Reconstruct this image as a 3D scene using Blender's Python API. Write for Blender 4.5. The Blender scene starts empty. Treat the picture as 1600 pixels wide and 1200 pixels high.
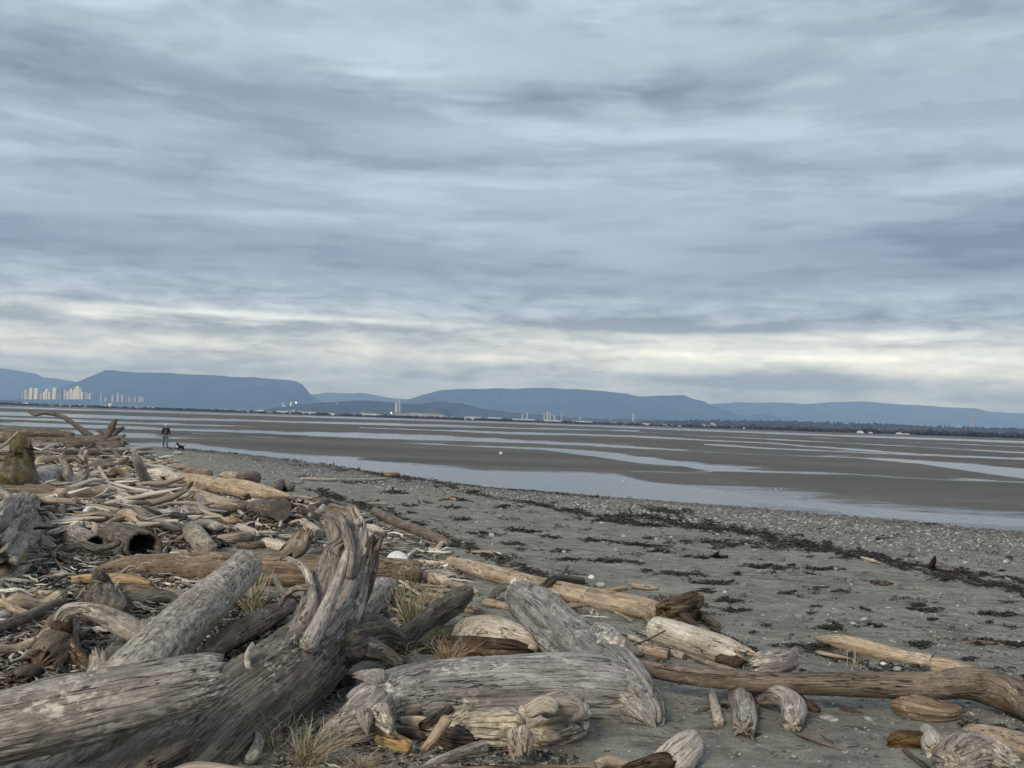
import bpy, math, random
import numpy as np
from mathutils import Vector, Matrix, Euler

random.seed(7)
RNG = np.random.default_rng(11)
SC = bpy.context.scene
COL = SC.collection

# ------------------------------------------------------------------ camera
CZ = 3.0
FPX = 1600.0
PITCH = math.radians(2.08)
ROLL = math.radians(1.89)
cam_data = bpy.data.cameras.new('camera')
cam_data.sensor_width = 36.0
cam_data.lens = 36.0
cam_data.clip_start = 0.1
cam_data.clip_end = 90000
cam = bpy.data.objects.new('camera', cam_data)
COL.objects.link(cam)
CROT = Matrix.Rotation(math.radians(90) + PITCH, 3, 'X') @ Matrix.Rotation(ROLL, 3, 'Z')
cam.matrix_world = Matrix.Translation((0, 0, CZ)) @ CROT.to_4x4()
SC.camera = cam

# ------------------------------------------------------------------ view
SC.view_settings.view_transform = 'Standard'
SC.view_settings.look = 'None'
SC.view_settings.exposure = 0.70
SC.view_settings.gamma = 1.0
SC.view_settings.use_curve_mapping = False
SC.cycles.use_denoising = True
SC.cycles.denoiser = 'OPENIMAGEDENOISE'
SC.cycles.denoising_input_passes = 'RGB_ALBEDO_NORMAL'
SC.cycles.denoising_prefilter = 'ACCURATE'
SC.cycles.max_bounces = 5
SC.cycles.diffuse_bounces = 2
SC.cycles.glossy_bounces = 2
SC.cycles.volume_bounces = 2
SC.cycles.transmission_bounces = 2
SC.cycles.caustics_reflective = False
SC.cycles.caustics_refractive = False

SUN_EL = math.radians(30)
SUN_AZ = math.radians(205)      # compass-like, clockwise from +Y: behind the camera, a little left

# ------------------------------------------------------------------ node helper
class NT:
    def __init__(s, tree):
        s.t = tree; s.n = tree.nodes; s.l = tree.links
    def new(s, typ, **kw):
        n = s.n.new(typ)
        for k, v in kw.items():
            if k == 'ins':
                for i, val in v.items():
                    s.put(n, i, val)
            else:
                setattr(n, k, v)
        return n
    def put(s, n, i, val):
        if hasattr(val, 'is_output') or isinstance(val, bpy.types.NodeSocket):
            s.l.new(val, n.inputs[i])
        elif isinstance(val, bpy.types.Node):
            s.l.new(val.outputs[0], n.inputs[i])
        else:
            n.inputs[i].default_value = val
    def math(s, op, a, b=None, c=None, clamp=False):
        n = s.n.new('ShaderNodeMath'); n.operation = op; n.use_clamp = clamp
        s.put(n, 0, a)
        if b is not None: s.put(n, 1, b)
        if c is not None: s.put(n, 2, c)
        return n.outputs[0]
    def vmath(s, op, a, b=None):
        n = s.n.new('ShaderNodeVectorMath'); n.operation = op
        s.put(n, 0, a)
        if b is not None: s.put(n, 1, b)
        return n.outputs[0]
    def noise(s, vec, scale, detail=4, rough=0.55, dist=0.0, dims='3D'):
        n = s.n.new('ShaderNodeTexNoise'); n.noise_dimensions = dims
        s.put(n, 'Vector', vec); s.put(n, 'Scale', scale); s.put(n, 'Detail', detail)
        s.put(n, 'Roughness', rough); s.put(n, 'Distortion', dist)
        return n.outputs[0]
    def voro(s, vec, scale, feature='F1', rand=1.0):
        n = s.n.new('ShaderNodeTexVoronoi'); n.feature = feature
        s.put(n, 'Vector', vec); s.put(n, 'Scale', scale)
        n.inputs['Randomness'].default_value = rand
        return n
    def ramp(s, fac, stops, interp='LINEAR'):
        n = s.n.new('ShaderNodeValToRGB'); cr = n.color_ramp; cr.interpolation = interp
        while len(cr.elements) < len(stops): cr.elements.new(0.5)
        for e, (p, c) in zip(cr.elements, stops):
            e.position = p
            if not isinstance(c, (tuple, list)): c = (c, c, c)
            e.color = (*c[:3], 1)
        s.put(n, 0, fac)
        return n.outputs[0]
    def mix(s, fac, a, b, blend='MIX'):
        n = s.n.new('ShaderNodeMix'); n.data_type = 'RGBA'; n.blend_type = blend
        s.put(n, 0, fac)
        for i, v in ((6, a), (7, b)):
            if isinstance(v, (tuple, list)): v = (*v[:3], 1)
            s.put(n, i, v)
        return n.outputs[2]
    def maprange(s, v, a, b, c=0.0, d=1.0, smooth=False):
        n = s.n.new('ShaderNodeMapRange')
        if smooth: n.interpolation_type = 'SMOOTHSTEP'
        s.put(n, 0, v)
        for i, x in zip((1, 2, 3, 4), (a, b, c, d)): n.inputs[i].default_value = x
        return n.outputs[0]
    def scale3(s, v, sc):
        return s.vmath('MULTIPLY', v, sc)

def srgb(r, g, b):
    f = lambda c: (c / 255 / 12.92) if c <= 10 else ((c / 255 + 0.055) / 1.055) ** 2.4
    return (f(r), f(g), f(b))

# ------------------------------------------------------------------ world
world = bpy.data.worlds.new('World')
SC.world = world
world.use_nodes = True
W = NT(world.node_tree)
W.n.clear()
sky = W.new('ShaderNodeTexSky', sky_type='NISHITA')
sky.sun_disc = False
sky.sun_elevation = SUN_EL
sky.sun_rotation = SUN_AZ
sky.altitude = 0
bg_sky = W.new('ShaderNodeBackground', ins={'Color': sky.outputs[0], 'Strength': 0.10})
tc = W.new('ShaderNodeTexCoord')
gen = tc.outputs['Generated']
sep = W.new('ShaderNodeSeparateXYZ', ins={0: gen})
X, Y, Z = sep.outputs
R2 = W.math('SQRT', W.math('ADD', W.math('MULTIPLY', X, X), W.math('MULTIPLY', Y, Y)))
E = W.math('DIVIDE', Z, W.math('MAXIMUM', R2, 0.02))          # tangent of elevation
A = W.math('ARCTAN2', X, Y)                                    # azimuth from the view axis
Ea = W.math('MAXIMUM', E, 0.0)
# cloud deck coordinates (a flat layer seen in perspective)
den = W.math('ADD', W.math('MAXIMUM', Z, 0.0), 0.10)
U = W.math('DIVIDE', X, den)
V = W.math('DIVIDE', Y, den)
def cv(su, sv, off):
    c = W.new('ShaderNodeCombineXYZ')
    W.put(c, 0, W.math('MULTIPLY', U, su)); W.put(c, 1, W.math('MULTIPLY', V, sv)); c.inputs[2].default_value = off
    return c.outputs[0]
n_big = W.noise(cv(0.55, 0.85, 1.7), 1.0, 4, 0.5, 0.2)
LE = W.math('LOGARITHM', W.math('ADD', W.math('MAXIMUM', E, -0.04), 0.06), 2.718)
def lay(sa, sv, off, det, rough, wob):
    w_ = W.new('ShaderNodeCombineXYZ'); W.put(w_, 0, W.math('MULTIPLY', A, sa * .55)); W.put(w_, 1, W.math('MULTIPLY', LE, sv * .4)); w_.inputs[2].default_value = off + 3
    wn = W.math('MULTIPLY', W.math('SUBTRACT', W.noise(w_.outputs[0], 1.0, 3, .5), .5), wob)
    c = W.new('ShaderNodeCombineXYZ'); W.put(c, 0, W.math('ADD', W.math('MULTIPLY', A, sa), W.math('MULTIPLY', wn, 1.4))); W.put(c, 1, W.math('ADD', W.math('MULTIPLY', LE, sv), wn)); c.inputs[2].default_value = off
    return W.noise(c.outputs[0], 1.0, det, rough, 0.0)
l_dark = lay(2.6, 4.2, 11.3, 8, 0.52, 0.9)
l_dark2 = lay(6.0, 10.0, 21.9, 8, 0.56, 0.9)
l_lite = lay(3.6, 6.2, 31.1, 8, 0.55, 0.9)
l_fine = lay(24.0, 22.0, 41.7, 8, 0.62, 0.9)
# stratiform rolls near the horizon, in (azimuth, elevation)
ca = W.new('ShaderNodeCombineXYZ')
W.put(ca, 0, W.math('MULTIPLY', A, 9.0)); W.put(ca, 1, W.math('MULTIPLY', E, 52.0)); ca.inputs[2].default_value = 2.2
n_hor = W.noise(ca.outputs[0], 1.0, 7, 0.58, 0.7)
cb = W.new('ShaderNodeCombineXYZ')
W.put(cb, 0, W.math('MULTIPLY', A, 26.0)); W.put(cb, 1, W.math('MULTIPLY', E, 95.0)); cb.inputs[2].default_value = 5.7
n_puff = W.noise(cb.outputs[0], 1.0, 7, 0.6, 0.4)
base = W.ramp(W.maprange(Ea, 0.0, 0.5), [
    (0.00, srgb(160, 170, 186)), (0.045, srgb(140, 155, 181)), (0.085, srgb(152, 165, 186)), (0.125, srgb(180, 188, 197)),
    (0.175, srgb(176, 184, 193)), (0.215, srgb(146, 157, 176)), (0.30, srgb(137, 149, 170)), (0.40, srgb(144, 154, 175)),
    (0.55, srgb(146, 156, 175)), (0.75, srgb(158, 168, 184)), (1.0, srgb(164, 174, 190))])
hz = W.maprange(E, 0.10, 0.16, 1.0, 0.0, True)                 # 1 close to the horizon
up = W.math('SUBTRACT', 1.0, hz)
v1 = W.math('MULTIPLY', W.math('SUBTRACT', n_big, 0.5), 0.55)
vd = W.math('MULTIPLY', W.maprange(l_dark, 0.47, 0.60, 0.0, -0.19, True), 1.0)
vd2 = W.maprange(l_dark2, 0.50, 0.60, 0.0, -0.11, True)
vl = W.maprange(l_lite, 0.52, 0.66, 0.0, 0.20, True)
v3 = W.math('MULTIPLY', W.math('SUBTRACT', l_fine, 0.5), 0.22)
vu = W.math('ADD', W.math('ADD', W.math('ADD', v1, vd), W.math('ADD', vd2, vl)), v3)
vu = W.math('MULTIPLY', vu, W.math('ADD', 0.45, W.math('MULTIPLY', up, 0.55)))
h1 = W.math('MULTIPLY', W.math('SUBTRACT', n_hor, 0.5), 1.1)
h2 = W.math('MULTIPLY', W.math('SUBTRACT', n_puff, 0.5), 1.1)
vh = W.math('MULTIPLY', W.math('ADD', h1, h2), hz)
val = W.math('ADD', vu, vh)
def HPX(px): return 658.0 + 0.033 * (px - 800)
def gauss(px, py, wx, wy, amp, warpamp=0.0):
    """a soft cloud feature at a direction; px,py measured on the photograph and turned into azimuth / elevation"""
    a0 = math.atan((px - 800) / 1600.0); e0 = (HPX(px) - py) / 1600.0
    dx = W.math('MULTIPLY', W.math('SUBTRACT', A, a0), 1600.0 / wx)
    ew = W.math('ADD', E, W.math('MULTIPLY', W.math('SUBTRACT', n_hor, 0.5), warpamp)) if warpamp else E
    dy = W.math('MULTIPLY', W.math('SUBTRACT', ew, e0), 1600.0 / wy)
    q = W.math('ADD', W.math('MULTIPLY', dx, dx), W.math('MULTIPLY', dy, dy))
    return W.math('MULTIPLY', W.math('POWER', 2.718, W.math('MULTIPLY', q, -1.0)), amp)
feats = [(570, 113, 70, 9, .22, .012), (735, 149, 60, 6, .26, .008), (130, 500, 30, 7, .5, .006), (620, 120, 160, 30, .22, .02), (880, 150, 260, 26, -.20, .02), (560, 70, 220, 30, .12, .02), (450, 345, 420, 16, .13, .02), (200, 330, 300, 14, -.12, .02),
         (1050, 230, 520, 30, .10, .03), (300, 160, 330, 36, -.14, .03), (700, 205, 200, 26, .16, .02), (1300, 170, 300, 40, -.06, .03),
         (1420, 405, 330, 26, -.16, .02), (1250, 360, 300, 14, .09, .015), (600, 420, 500, 16, -.10, .02), (900, 300, 300, 26, .08, .02),
         (1000, 513, 260, 10, -.55, .005), (160, 512, 240, 12, -.30, .010), (550, 515, 240, 12, -.24, .010), (1180, 597, 150, 15, -.50, .003),
         (1260, 562, 300, 12, .50, .008), (1060, 580, 110, 8, .40, .004), (1450, 588, 180, 8, .28, .006), (1330, 533, 280, 10, .32, .008), (480, 500, 330, 5, .30, .006),
         (720, 560, 180, 8, .30, .008), (60, 555, 100, 6, .28, .006), (340, 560, 160, 10, -.12, .008), (330, 497, 260, 6, .16, .006),
         (800, 600, 330, 10, .12, .006), (650, 585, 220, 12, -.10, .008), (1500, 545, 160, 9, -.10, .006), (1500, 450, 400, 20, -.12, .015)]
for f in feats:
    if f[1] > 470: f = (*f[:4], f[4] * 1.25, f[5])
    val = W.math('ADD', val, gauss(*f))
lum = W.math('ADD', 0.905, val)
lum = W.math('MAXIMUM', lum, 0.5)
c_sky = W.mix(1.0, base, W.new('ShaderNodeCombineColor', ins={0: lum, 1: lum, 2: lum}).outputs[0], 'MULTIPLY')
c_sky = W.mix(1.0, c_sky, (0.975, 0.992, 0.950), 'MULTIPLY')
# bright gaps are slightly warm low down, blue-white higher
warm = W.math('MULTIPLY', W.maprange(val, 0.15, 0.75), W.maprange(E, 0.05, 0.14, 1.0, 0.0))
c_sky = W.mix(W.math('MULTIPLY', warm, 0.8), c_sky, W.mix(1.0, c_sky, (1.06, 0.99, 0.93), 'MULTIPLY'))
blue = W.maprange(val, -0.35, 0.05, 1.0, 0.0)
c_sky = W.mix(W.math('MULTIPLY', blue, 0.65), c_sky, W.mix(1.0, c_sky, (0.95, 0.98, 1.07), 'MULTIPLY'))
bg_cloud = W.new('ShaderNodeBackground', ins={'Color': c_sky, 'Strength': 1.0})
mixw = W.new('ShaderNodeMixShader', ins={0: 0.96, 1: bg_sky.outputs[0], 2: bg_cloud.outputs[0]})
outw = W.new('ShaderNodeOutputWorld')
W.l.new(mixw.outputs[0], outw.inputs[0])

sun_d = bpy.data.lights.new('sun', 'SUN')
sun_d.energy = 1.5
sun_d.angle = math.radians(14)
sun_d.color = (1.0, 0.92, 0.80)
sun = bpy.data.objects.new('sun', sun_d)
COL.objects.link(sun)
sdir = Vector((math.sin(SUN_AZ) * math.cos(SUN_EL), math.cos(SUN_AZ) * math.cos(SUN_EL), math.sin(SUN_EL)))
sun.rotation_euler = sdir.to_track_quat('Z', 'Y').to_euler()

# ------------------------------------------------------------------ numpy noise
def _hash(ix, iy, iz, seed):
    h = (ix.astype(np.int64) * 374761393 + iy.astype(np.int64) * 668265263 + iz.astype(np.int64) * 2147483647 + seed * 974634777) & 0xffffffff
    h = ((h ^ (h >> 13)) * 1274126177) & 0xffffffff
    h = (h ^ (h >> 16)) & 0xffffff
    return h / float(0xffffff)
def vnoise(x, y, z, seed=0):
    x = np.asarray(x, float); y = np.asarray(y, float) + 0 * x; z = np.asarray(z, float) + 0 * x
    ix = np.floor(x); iy = np.floor(y); iz = np.floor(z)
    fx = x - ix; fy = y - iy; fz = z - iz
    fx = fx * fx * (3 - 2 * fx); fy = fy * fy * (3 - 2 * fy); fz = fz * fz * (3 - 2 * fz)
    r = 0
    for a in (0, 1):
        wx = fx if a else 1 - fx
        for b in (0, 1):
            wy = fy if b else 1 - fy
            for c in (0, 1):
                wz = fz if c else 1 - fz
                r = r + wx * wy * wz * _hash(ix + a, iy + b, iz + c, seed)
    return r * 2 - 1
def fbm(x, y, z=0.0, oct=4, seed=0, gain=0.5):
    r = 0; a = 1; f = 1; s = 0
    for o in range(oct):
        r = r + a * vnoise(np.asarray(x) * f, np.asarray(y) * f, np.asarray(z) * f, seed + o * 17)
        s += a; a *= gain; f *= 2.03
    return r / s
def sstep(a, b, x):
    t = np.clip((x - a) / (b - a), 0, 1)
    return t * t * (3 - 2 * t)

# ------------------------------------------------------------------ pixel <-> world
CR = np.array(CROT)
def rays(px, py):
    px = np.asarray(px, float); py = np.asarray(py, float)
    c = np.stack([(px - 800) / FPX, (600 - py) / FPX, -np.ones_like(px)], -1)
    return c @ CR.T                      # world direction with unit camera depth
def project(p):
    p = np.asarray(p, float) - np.array([0, 0, CZ])
    c = p @ CR
    d = np.maximum(-c[..., 2], 1e-6)
    return 800 + FPX * c[..., 0] / d, 600 - FPX * c[..., 1] / d
def flat_hit(px, py, z=0.0):
    r = rays(px, py)
    t = (z - CZ) / np.minimum(r[..., 2], -1e-5)
    return r * t[..., None] + np.array([0, 0, CZ])

# waterline of the beach, measured on the photograph
WL_PX = [(200, 696), (270, 699), (337, 705), (450, 718), (560, 734), (625, 742), (690, 752), (760, 761), (860, 768), (960, 777), (1150, 791), (1300, 804), (1412, 814), (1600, 832)]
_w = flat_hit([p[0] for p in WL_PX], [p[1] for p in WL_PX])[:, :2]
_l = [(-400, 560), (-130, 225), (-62, 134)]
_r = [(30, 25.5), (60, 8), (150, -40)]
WL = np.array(_l + [tuple(p) for p in _w] + _r)
def shore_s(x, y):
    """signed distance to the waterline, positive on the beach"""
    x = np.asarray(x, float); y = np.asarray(y, float)
    best = np.full(x.shape, 1e9); sg = np.ones(x.shape)
    for a, b in zip(WL[:-1], WL[1:]):
        dx, dy = b - a; L = dx * dx + dy * dy
        t = np.clip(((x - a[0]) * dx + (y - a[1]) * dy) / L, 0, 1)
        qx = x - (a[0] + t * dx); qy = y - (a[1] + t * dy)
        d = qx * qx + qy * qy
        cr = dx * qy - dy * qx
        m = d < best
        best = np.where(m, d, best); sg = np.where(m, np.where(cr > 0, -1.0, 1.0), sg)
    return np.sqrt(best) * sg
_S = np.array([-40, -8, -2, 0, 4, 9, 14, 20, 27, 34, 45, 70, 200.])
_H = np.array([-1.2, -.5, -.12, 0, .20, .45, .72, .98, 1.22, 1.36, 1.6, 2.0, 2.4])
def terrain(x, y):
    x = np.asarray(x, float); y = np.asarray(y, float)
    s = shore_s(x, y)
    z = np.interp(s, _S, _H)
    land = sstep(0.5, 6, s)
    z = z + land * (0.05 * fbm(x * 0.35, y * 0.35, 3, 3, 5) + 0.02 * fbm(x * 1.4, y * 1.4, 1, 3, 9))
    return z
def hit(px, py, lift=0.0):
    """where the view ray through a photograph pixel meets the beach (raised by lift)"""
    px = np.atleast_1d(np.asarray(px, float)); py = np.atleast_1d(np.asarray(py, float))
    r = rays(px, py)
    z = np.full(px.shape, 1.2)
    for _ in range(26):
        t = np.clip((z + lift - CZ) / np.minimum(r[..., 2], -1e-4), 0.5, 400)
        p = r * t[..., None]
        zn = terrain(p[..., 0], p[..., 1])
        z = 0.5 * z + 0.5 * zn
    t = np.clip((z + lift - CZ) / np.minimum(r[..., 2], -1e-4), 0.5, 400)
    return r * t[..., None] + np.array([0, 0, CZ]), t

# ------------------------------------------------------------------ object helpers
def tag(o, label=None, cat=None, group=None, kind=None):
    if label: o['label'] = label
    if cat: o['category'] = cat
    if group: o['group'] = group
    if kind: o['kind'] = kind
    return o
def mesh_obj(name, verts, faces, mats=None, parent=None, smooth=True, attrs=None, loc=None, mat_idx=None):
    verts = np.asarray(verts, dtype=np.float64)
    if loc is not None: verts = verts - np.asarray(loc)
    me = bpy.data.meshes.new(name)
    if isinstance(faces, np.ndarray) and faces.ndim == 2:
        k = faces.shape[1]; nf = len(faces)
        me.vertices.add(len(verts)); me.vertices.foreach_set('co', verts.astype(np.float32).ravel())
        me.loops.add(nf * k); me.loops.foreach_set('vertex_index', faces.astype(np.int32).ravel())
        me.polygons.add(nf)
        me.polygons.foreach_set('loop_start', np.arange(0, nf * k, k, dtype=np.int32))
        me.polygons.foreach_set('loop_total', np.full(nf, k, dtype=np.int32))
        me.update(calc_edges=True)
    else:
        me.from_pydata([tuple(v) for v in verts], [], [tuple(int(i) for i in f) for f in faces])
    me.validate()
    if smooth: me.polygons.foreach_set('use_smooth', np.ones(len(me.polygons), dtype=bool))
    for k_, a in (attrs or {}).items():
        a = np.asarray(a, dtype=np.float32)
        if a.ndim == 1:
            at = me.attributes.new(k_, 'FLOAT', 'POINT'); at.data.foreach_set('value', a)
        else:
            at = me.attributes.new(k_, 'FLOAT_VECTOR', 'POINT'); at.data.foreach_set('vector', a.ravel())
    for m in (mats if isinstance(mats, (list, tuple)) else [mats]):
        if m: me.materials.append(m)
    if mat_idx is not None: me.polygons.foreach_set('material_index', np.asarray(mat_idx, dtype=np.int32))
    o = bpy.data.objects.new(name, me)
    COL.objects.link(o)
    if loc is not None: o.location = tuple(loc)
    if parent is not None:
        o.parent = parent
        if loc is not None:
            o.location = Vector(loc) - parent.location
    return o
def empty(name, loc=(0, 0, 0)):
    o = bpy.data.objects.new(name, None); COL.objects.link(o); o.location = tuple(loc); o.empty_display_size = 0.1
    return o
def grid_faces(nr, nc, wrap=False):
    i = np.arange(nr - 1)[:, None]; j = np.arange(nc if wrap else nc - 1)[None, :]
    a = i * nc + j; b = i * nc + (j + 1) % nc; c = (i + 1) * nc + (j + 1) % nc; d = (i + 1) * nc + j
    return np.stack([a, b, c, d], -1).reshape(-1, 4)
class MB:
    """collects geometry for one mesh"""
    def __init__(s): s.v = []; s.f = []; s.n = 0; s.at = {}
    def add(s, v, f, **at):
        v = np.asarray(v, float); s.v.append(v)
        s.f += [tuple(int(i) + s.n for i in q) for q in f]
        for k, a in at.items(): s.at.setdefault(k, []).append(np.asarray(a, float))
        s.n += len(v)
    def box(s, c, d, rz=0.0, R=None, **at):
        c = np.asarray(c, float); d = np.asarray(d, float) / 2
        v = np.array([(x, y, z) for x in (-1, 1) for y in (-1, 1) for z in (-1, 1)], float) * d
        if R is None:
            R = np.array([[math.cos(rz), -math.sin(rz), 0], [math.sin(rz), math.cos(rz), 0], [0, 0, 1]])
        v = v @ np.asarray(R).T + c
        s.add(v, [(0, 1, 3, 2), (4, 6, 7, 5), (0, 4, 5, 1), (2, 3, 7, 6), (0, 2, 6, 4), (1, 5, 7, 3)], **at)
    def build(s, name, mats, parent=None, smooth=False, loc=None):
        return mesh_obj(name, np.concatenate(s.v), s.f, mats, parent, smooth,
                        {k: np.concatenate(a) for k, a in s.at.items()}, loc)

# ------------------------------------------------------------------ materials
def new_mat(name):
    m = bpy.data.materials.new(name); m.use_nodes = True
    t = NT(m.node_tree); t.n.clear()
    out = t.new('ShaderNodeOutputMaterial'); b = t.new('ShaderNodeBsdfPrincipled')
    t.l.new(b.outputs[0], out.inputs[0])
    return m, t, b
def bump(t, b, h, strength=0.5, dist=0.01):
    n = t.new('ShaderNodeBump', ins={'Height': h, 'Strength': strength, 'Distance': dist})
    t.l.new(n.outputs[0], b.inputs['Normal'])
def plain(name, col, rough=0.7, var=0.15, scale=20, spec=0.3):
    m, t, b = new_mat(name)
    g = t.new('ShaderNodeTexCoord').outputs['Object']
    n = t.noise(g, scale, 4)
    t.put(b, 'Base Color', t.mix(n, tuple(c * (1 - var) for c in col), tuple(c * (1 + var) for c in col)))
    b.inputs['Roughness'].default_value = rough
    b.inputs['Specular IOR Level'].default_value = spec
    return m

def wood(name, dark, mid, light, patch=None, patch_amt=0.0, streak=1.0, green=0.0, cracks=1.0, rings=False):
    """weathered driftwood; 'grain' = (radial x, radial y, length) in metres along each piece"""
    m, t, b = new_mat(name)
    g = t.new('ShaderNodeAttribute', attribute_name='grain').outputs['Vector']
    oi = t.new('ShaderNodeObjectInfo')
    wrp = t.noise(t.scale3(g, (6, 6, 1.2)), 1.0, 3)
    gw = t.vmath('ADD', g, t.scale3(t.new('ShaderNodeCombineXYZ', ins={0: wrp, 1: wrp, 2: 0.0}).outputs[0], (0.018, 0.018, 0)))
    fib = t.noise(t.scale3(gw, (1, 1, 0.05)), 130, 6, 0.68)          # long fibres
    fib2 = t.noise(t.scale3(gw, (1, 1, 0.05)), 30, 5, 0.6)
    mot = t.noise(t.scale3(gw, (1, 1, 0.4)), 7, 5, 0.6)
    c = t.ramp(fib2, [(0.22, tuple(x * .6 + y * .4 for x, y in zip(dark, mid))), (0.47, mid), (0.76, light)])
    c = t.mix(t.maprange(mot, 0.38, 0.66), t.mix(1.0, c, (0.62, 0.60, 0.58), 'MULTIPLY'), c)
    f = t.math('MULTIPLY', t.maprange(fib, 0.34, 0.62, 0.68, 1.13), t.maprange(t.noise(g, 150, 3, .6), .3, .7, .82, 1.16))
    c = t.mix(1.0, c, t.new('ShaderNodeCombineColor', ins={0: f, 1: f, 2: f}).outputs[0], 'MULTIPLY')
    # long drying cracks
    crk = t.noise(t.scale3(gw, (1, 1, 0.045)), 17, 4, 0.55)
    ck = t.math('SUBTRACT', 1.0, t.maprange(t.math('ABSOLUTE', t.math('SUBTRACT', crk, 0.5)), 0.0, 0.011 * cracks + 1e-4))
    gate = t.maprange(t.noise(g, 4, 2), 0.40, 0.50)
    ck = t.math('MULTIPLY', ck, gate)
    c = t.mix(t.math('MULTIPLY', ck, 0.85), c, tuple(x * 0.18 for x in dark))
    if patch:
        pn = t.noise(t.scale3(gw, (1, 1, 0.55)), 34, 5, 0.65)
        pg = t.noise(t.scale3(g, (1, 1, 0.6)), 4.5, 3)
        pm = t.math('MULTIPLY', t.maprange(pn, 0.53 - 0.1 * patch_amt, 0.60), t.maprange(pg, 0.60 - 0.3 * patch_amt, 0.70))
        c = t.mix(pm, c, patch)
    if green > 0:
        gn = t.noise(g, 9, 5, 0.65)
        c = t.mix(t.math('MULTIPLY', t.maprange(gn, 0.42, 0.6), green), c, (0.085, 0.085, 0.035))
    sp = t.maprange(t.noise(t.scale3(g, (1, 1, 0.3)), 110, 6, 0.75), 0.36, 0.64, 0.84, 1.14)
    c = t.mix(1.0, c, t.new('ShaderNodeCombineColor', ins={0: sp, 1: sp, 2: sp}).outputs[0], 'MULTIPLY')
    # short fine checks
    c2 = t.noise(t.scale3(gw, (1, 1, 0.04)), 55, 2, 0.5)
    ck2 = t.math('MULTIPLY', t.math('SUBTRACT', 1.0, t.maprange(t.math('ABSOLUTE', t.math('SUBTRACT', c2, 0.5)), 0.0, 0.016 * cracks)), t.maprange(t.noise(g, 9, 3), 0.46, 0.56))
    c = t.mix(t.math('MULTIPLY', ck2, 0.7), c, tuple(x * 0.25 for x in dark))
    # worm holes and knots
    vo = t.voro(t.scale3(g, (1, 1, 0.75)), 26)
    kn = t.math('MULTIPLY', t.maprange(vo.outputs['Distance'], 0.05, 0.13, 1.0, 0.0), t.maprange(t.noise(g, 6.0, 2), 0.56, 0.64))
    c = t.mix(t.math('MULTIPLY', kn, 0.8), c, tuple(x * 0.2 for x in dark))
    hv = t.new('ShaderNodeHueSaturation', ins={'Color': c})
    t.put(hv, 'Value', t.maprange(oi.outputs['Random'], 0, 1, 0.84, 1.18))
    t.put(hv, 'Saturation', t.maprange(t.math('FRACT', t.math('MULTIPLY', oi.outputs['Random'], 7.3)), 0, 1, 0.75, 1.2))
    c = t.mix(1.0, hv.outputs[0], (1.08, 1.0, .925), 'MULTIPLY')
    t.put(b, 'Base Color', c)
    b.inputs['Roughness'].default_value = 0.82
    b.inputs['Specular IOR Level'].default_value = 0.22
    h = t.math('ADD', t.math('MULTIPLY', fib, 0.5), t.math('MULTIPLY', fib2, 1.0))
    h = t.math('SUBTRACT', h, t.math('MULTIPLY', ck, 1.6)); h = t.math('SUBTRACT', h, t.math('MULTIPLY', ck2, 0.8))
    h = t.math('SUBTRACT', h, t.math('MULTIPLY', kn, 1.5))
    bump(t, b, h, 0.9, 0.010)
    return m
M = {}
M['silver'] = wood('wood_silver', (.115, .11, .10), (.32, .31, .29), (.54, .53, .50), (.66, .64, .58), .5)
M['mottled'] = wood('wood_mottled', (.15, .145, .125), (.31, .30, .265), (.46, .44, .39), (.68, .64, .53), 1.3)
M['blue'] = wood('wood_blue_grey', (.13, .133, .135), (.33, .34, .345), (.53, .53, .52), (.66, .64, .59), .45)
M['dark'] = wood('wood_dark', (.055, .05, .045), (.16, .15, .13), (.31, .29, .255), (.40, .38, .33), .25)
M['brown'] = wood('wood_brown', (.080, .062, .047), (.245, .200, .157), (.44, .375, .305), (.50, .45, .38), .2)
M['tan'] = wood('wood_tan', (.190, .150, .110), (.47, .395, .305), (.67, .595, .49), (.70, .655, .575), .4, cracks=.7)
M['bleach'] = wood('wood_bleached', (.30, .275, .235), (.60, .57, .505), (.80, .775, .71), (.80, .79, .75), .5, cracks=.8)
M['yellow'] = wood('wood_yellow', (.24, .165, .085), (.52, .40, .235), (.68, .57, .39), (.62, .56, .46), .3)
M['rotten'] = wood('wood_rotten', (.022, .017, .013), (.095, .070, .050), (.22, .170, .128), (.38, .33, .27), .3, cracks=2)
M['umber'] = wood('wood_umber', (.045, .032, .02), (.15, .11, .065), (.28, .22, .135), (.36, .31, .2), .3, cracks=2)
M['mossy'] = wood('wood_mossy', (.040, .036, .024), (.115, .103, .068), (.21, .19, .13), (.26, .25, .16), .5, green=.3)

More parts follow.
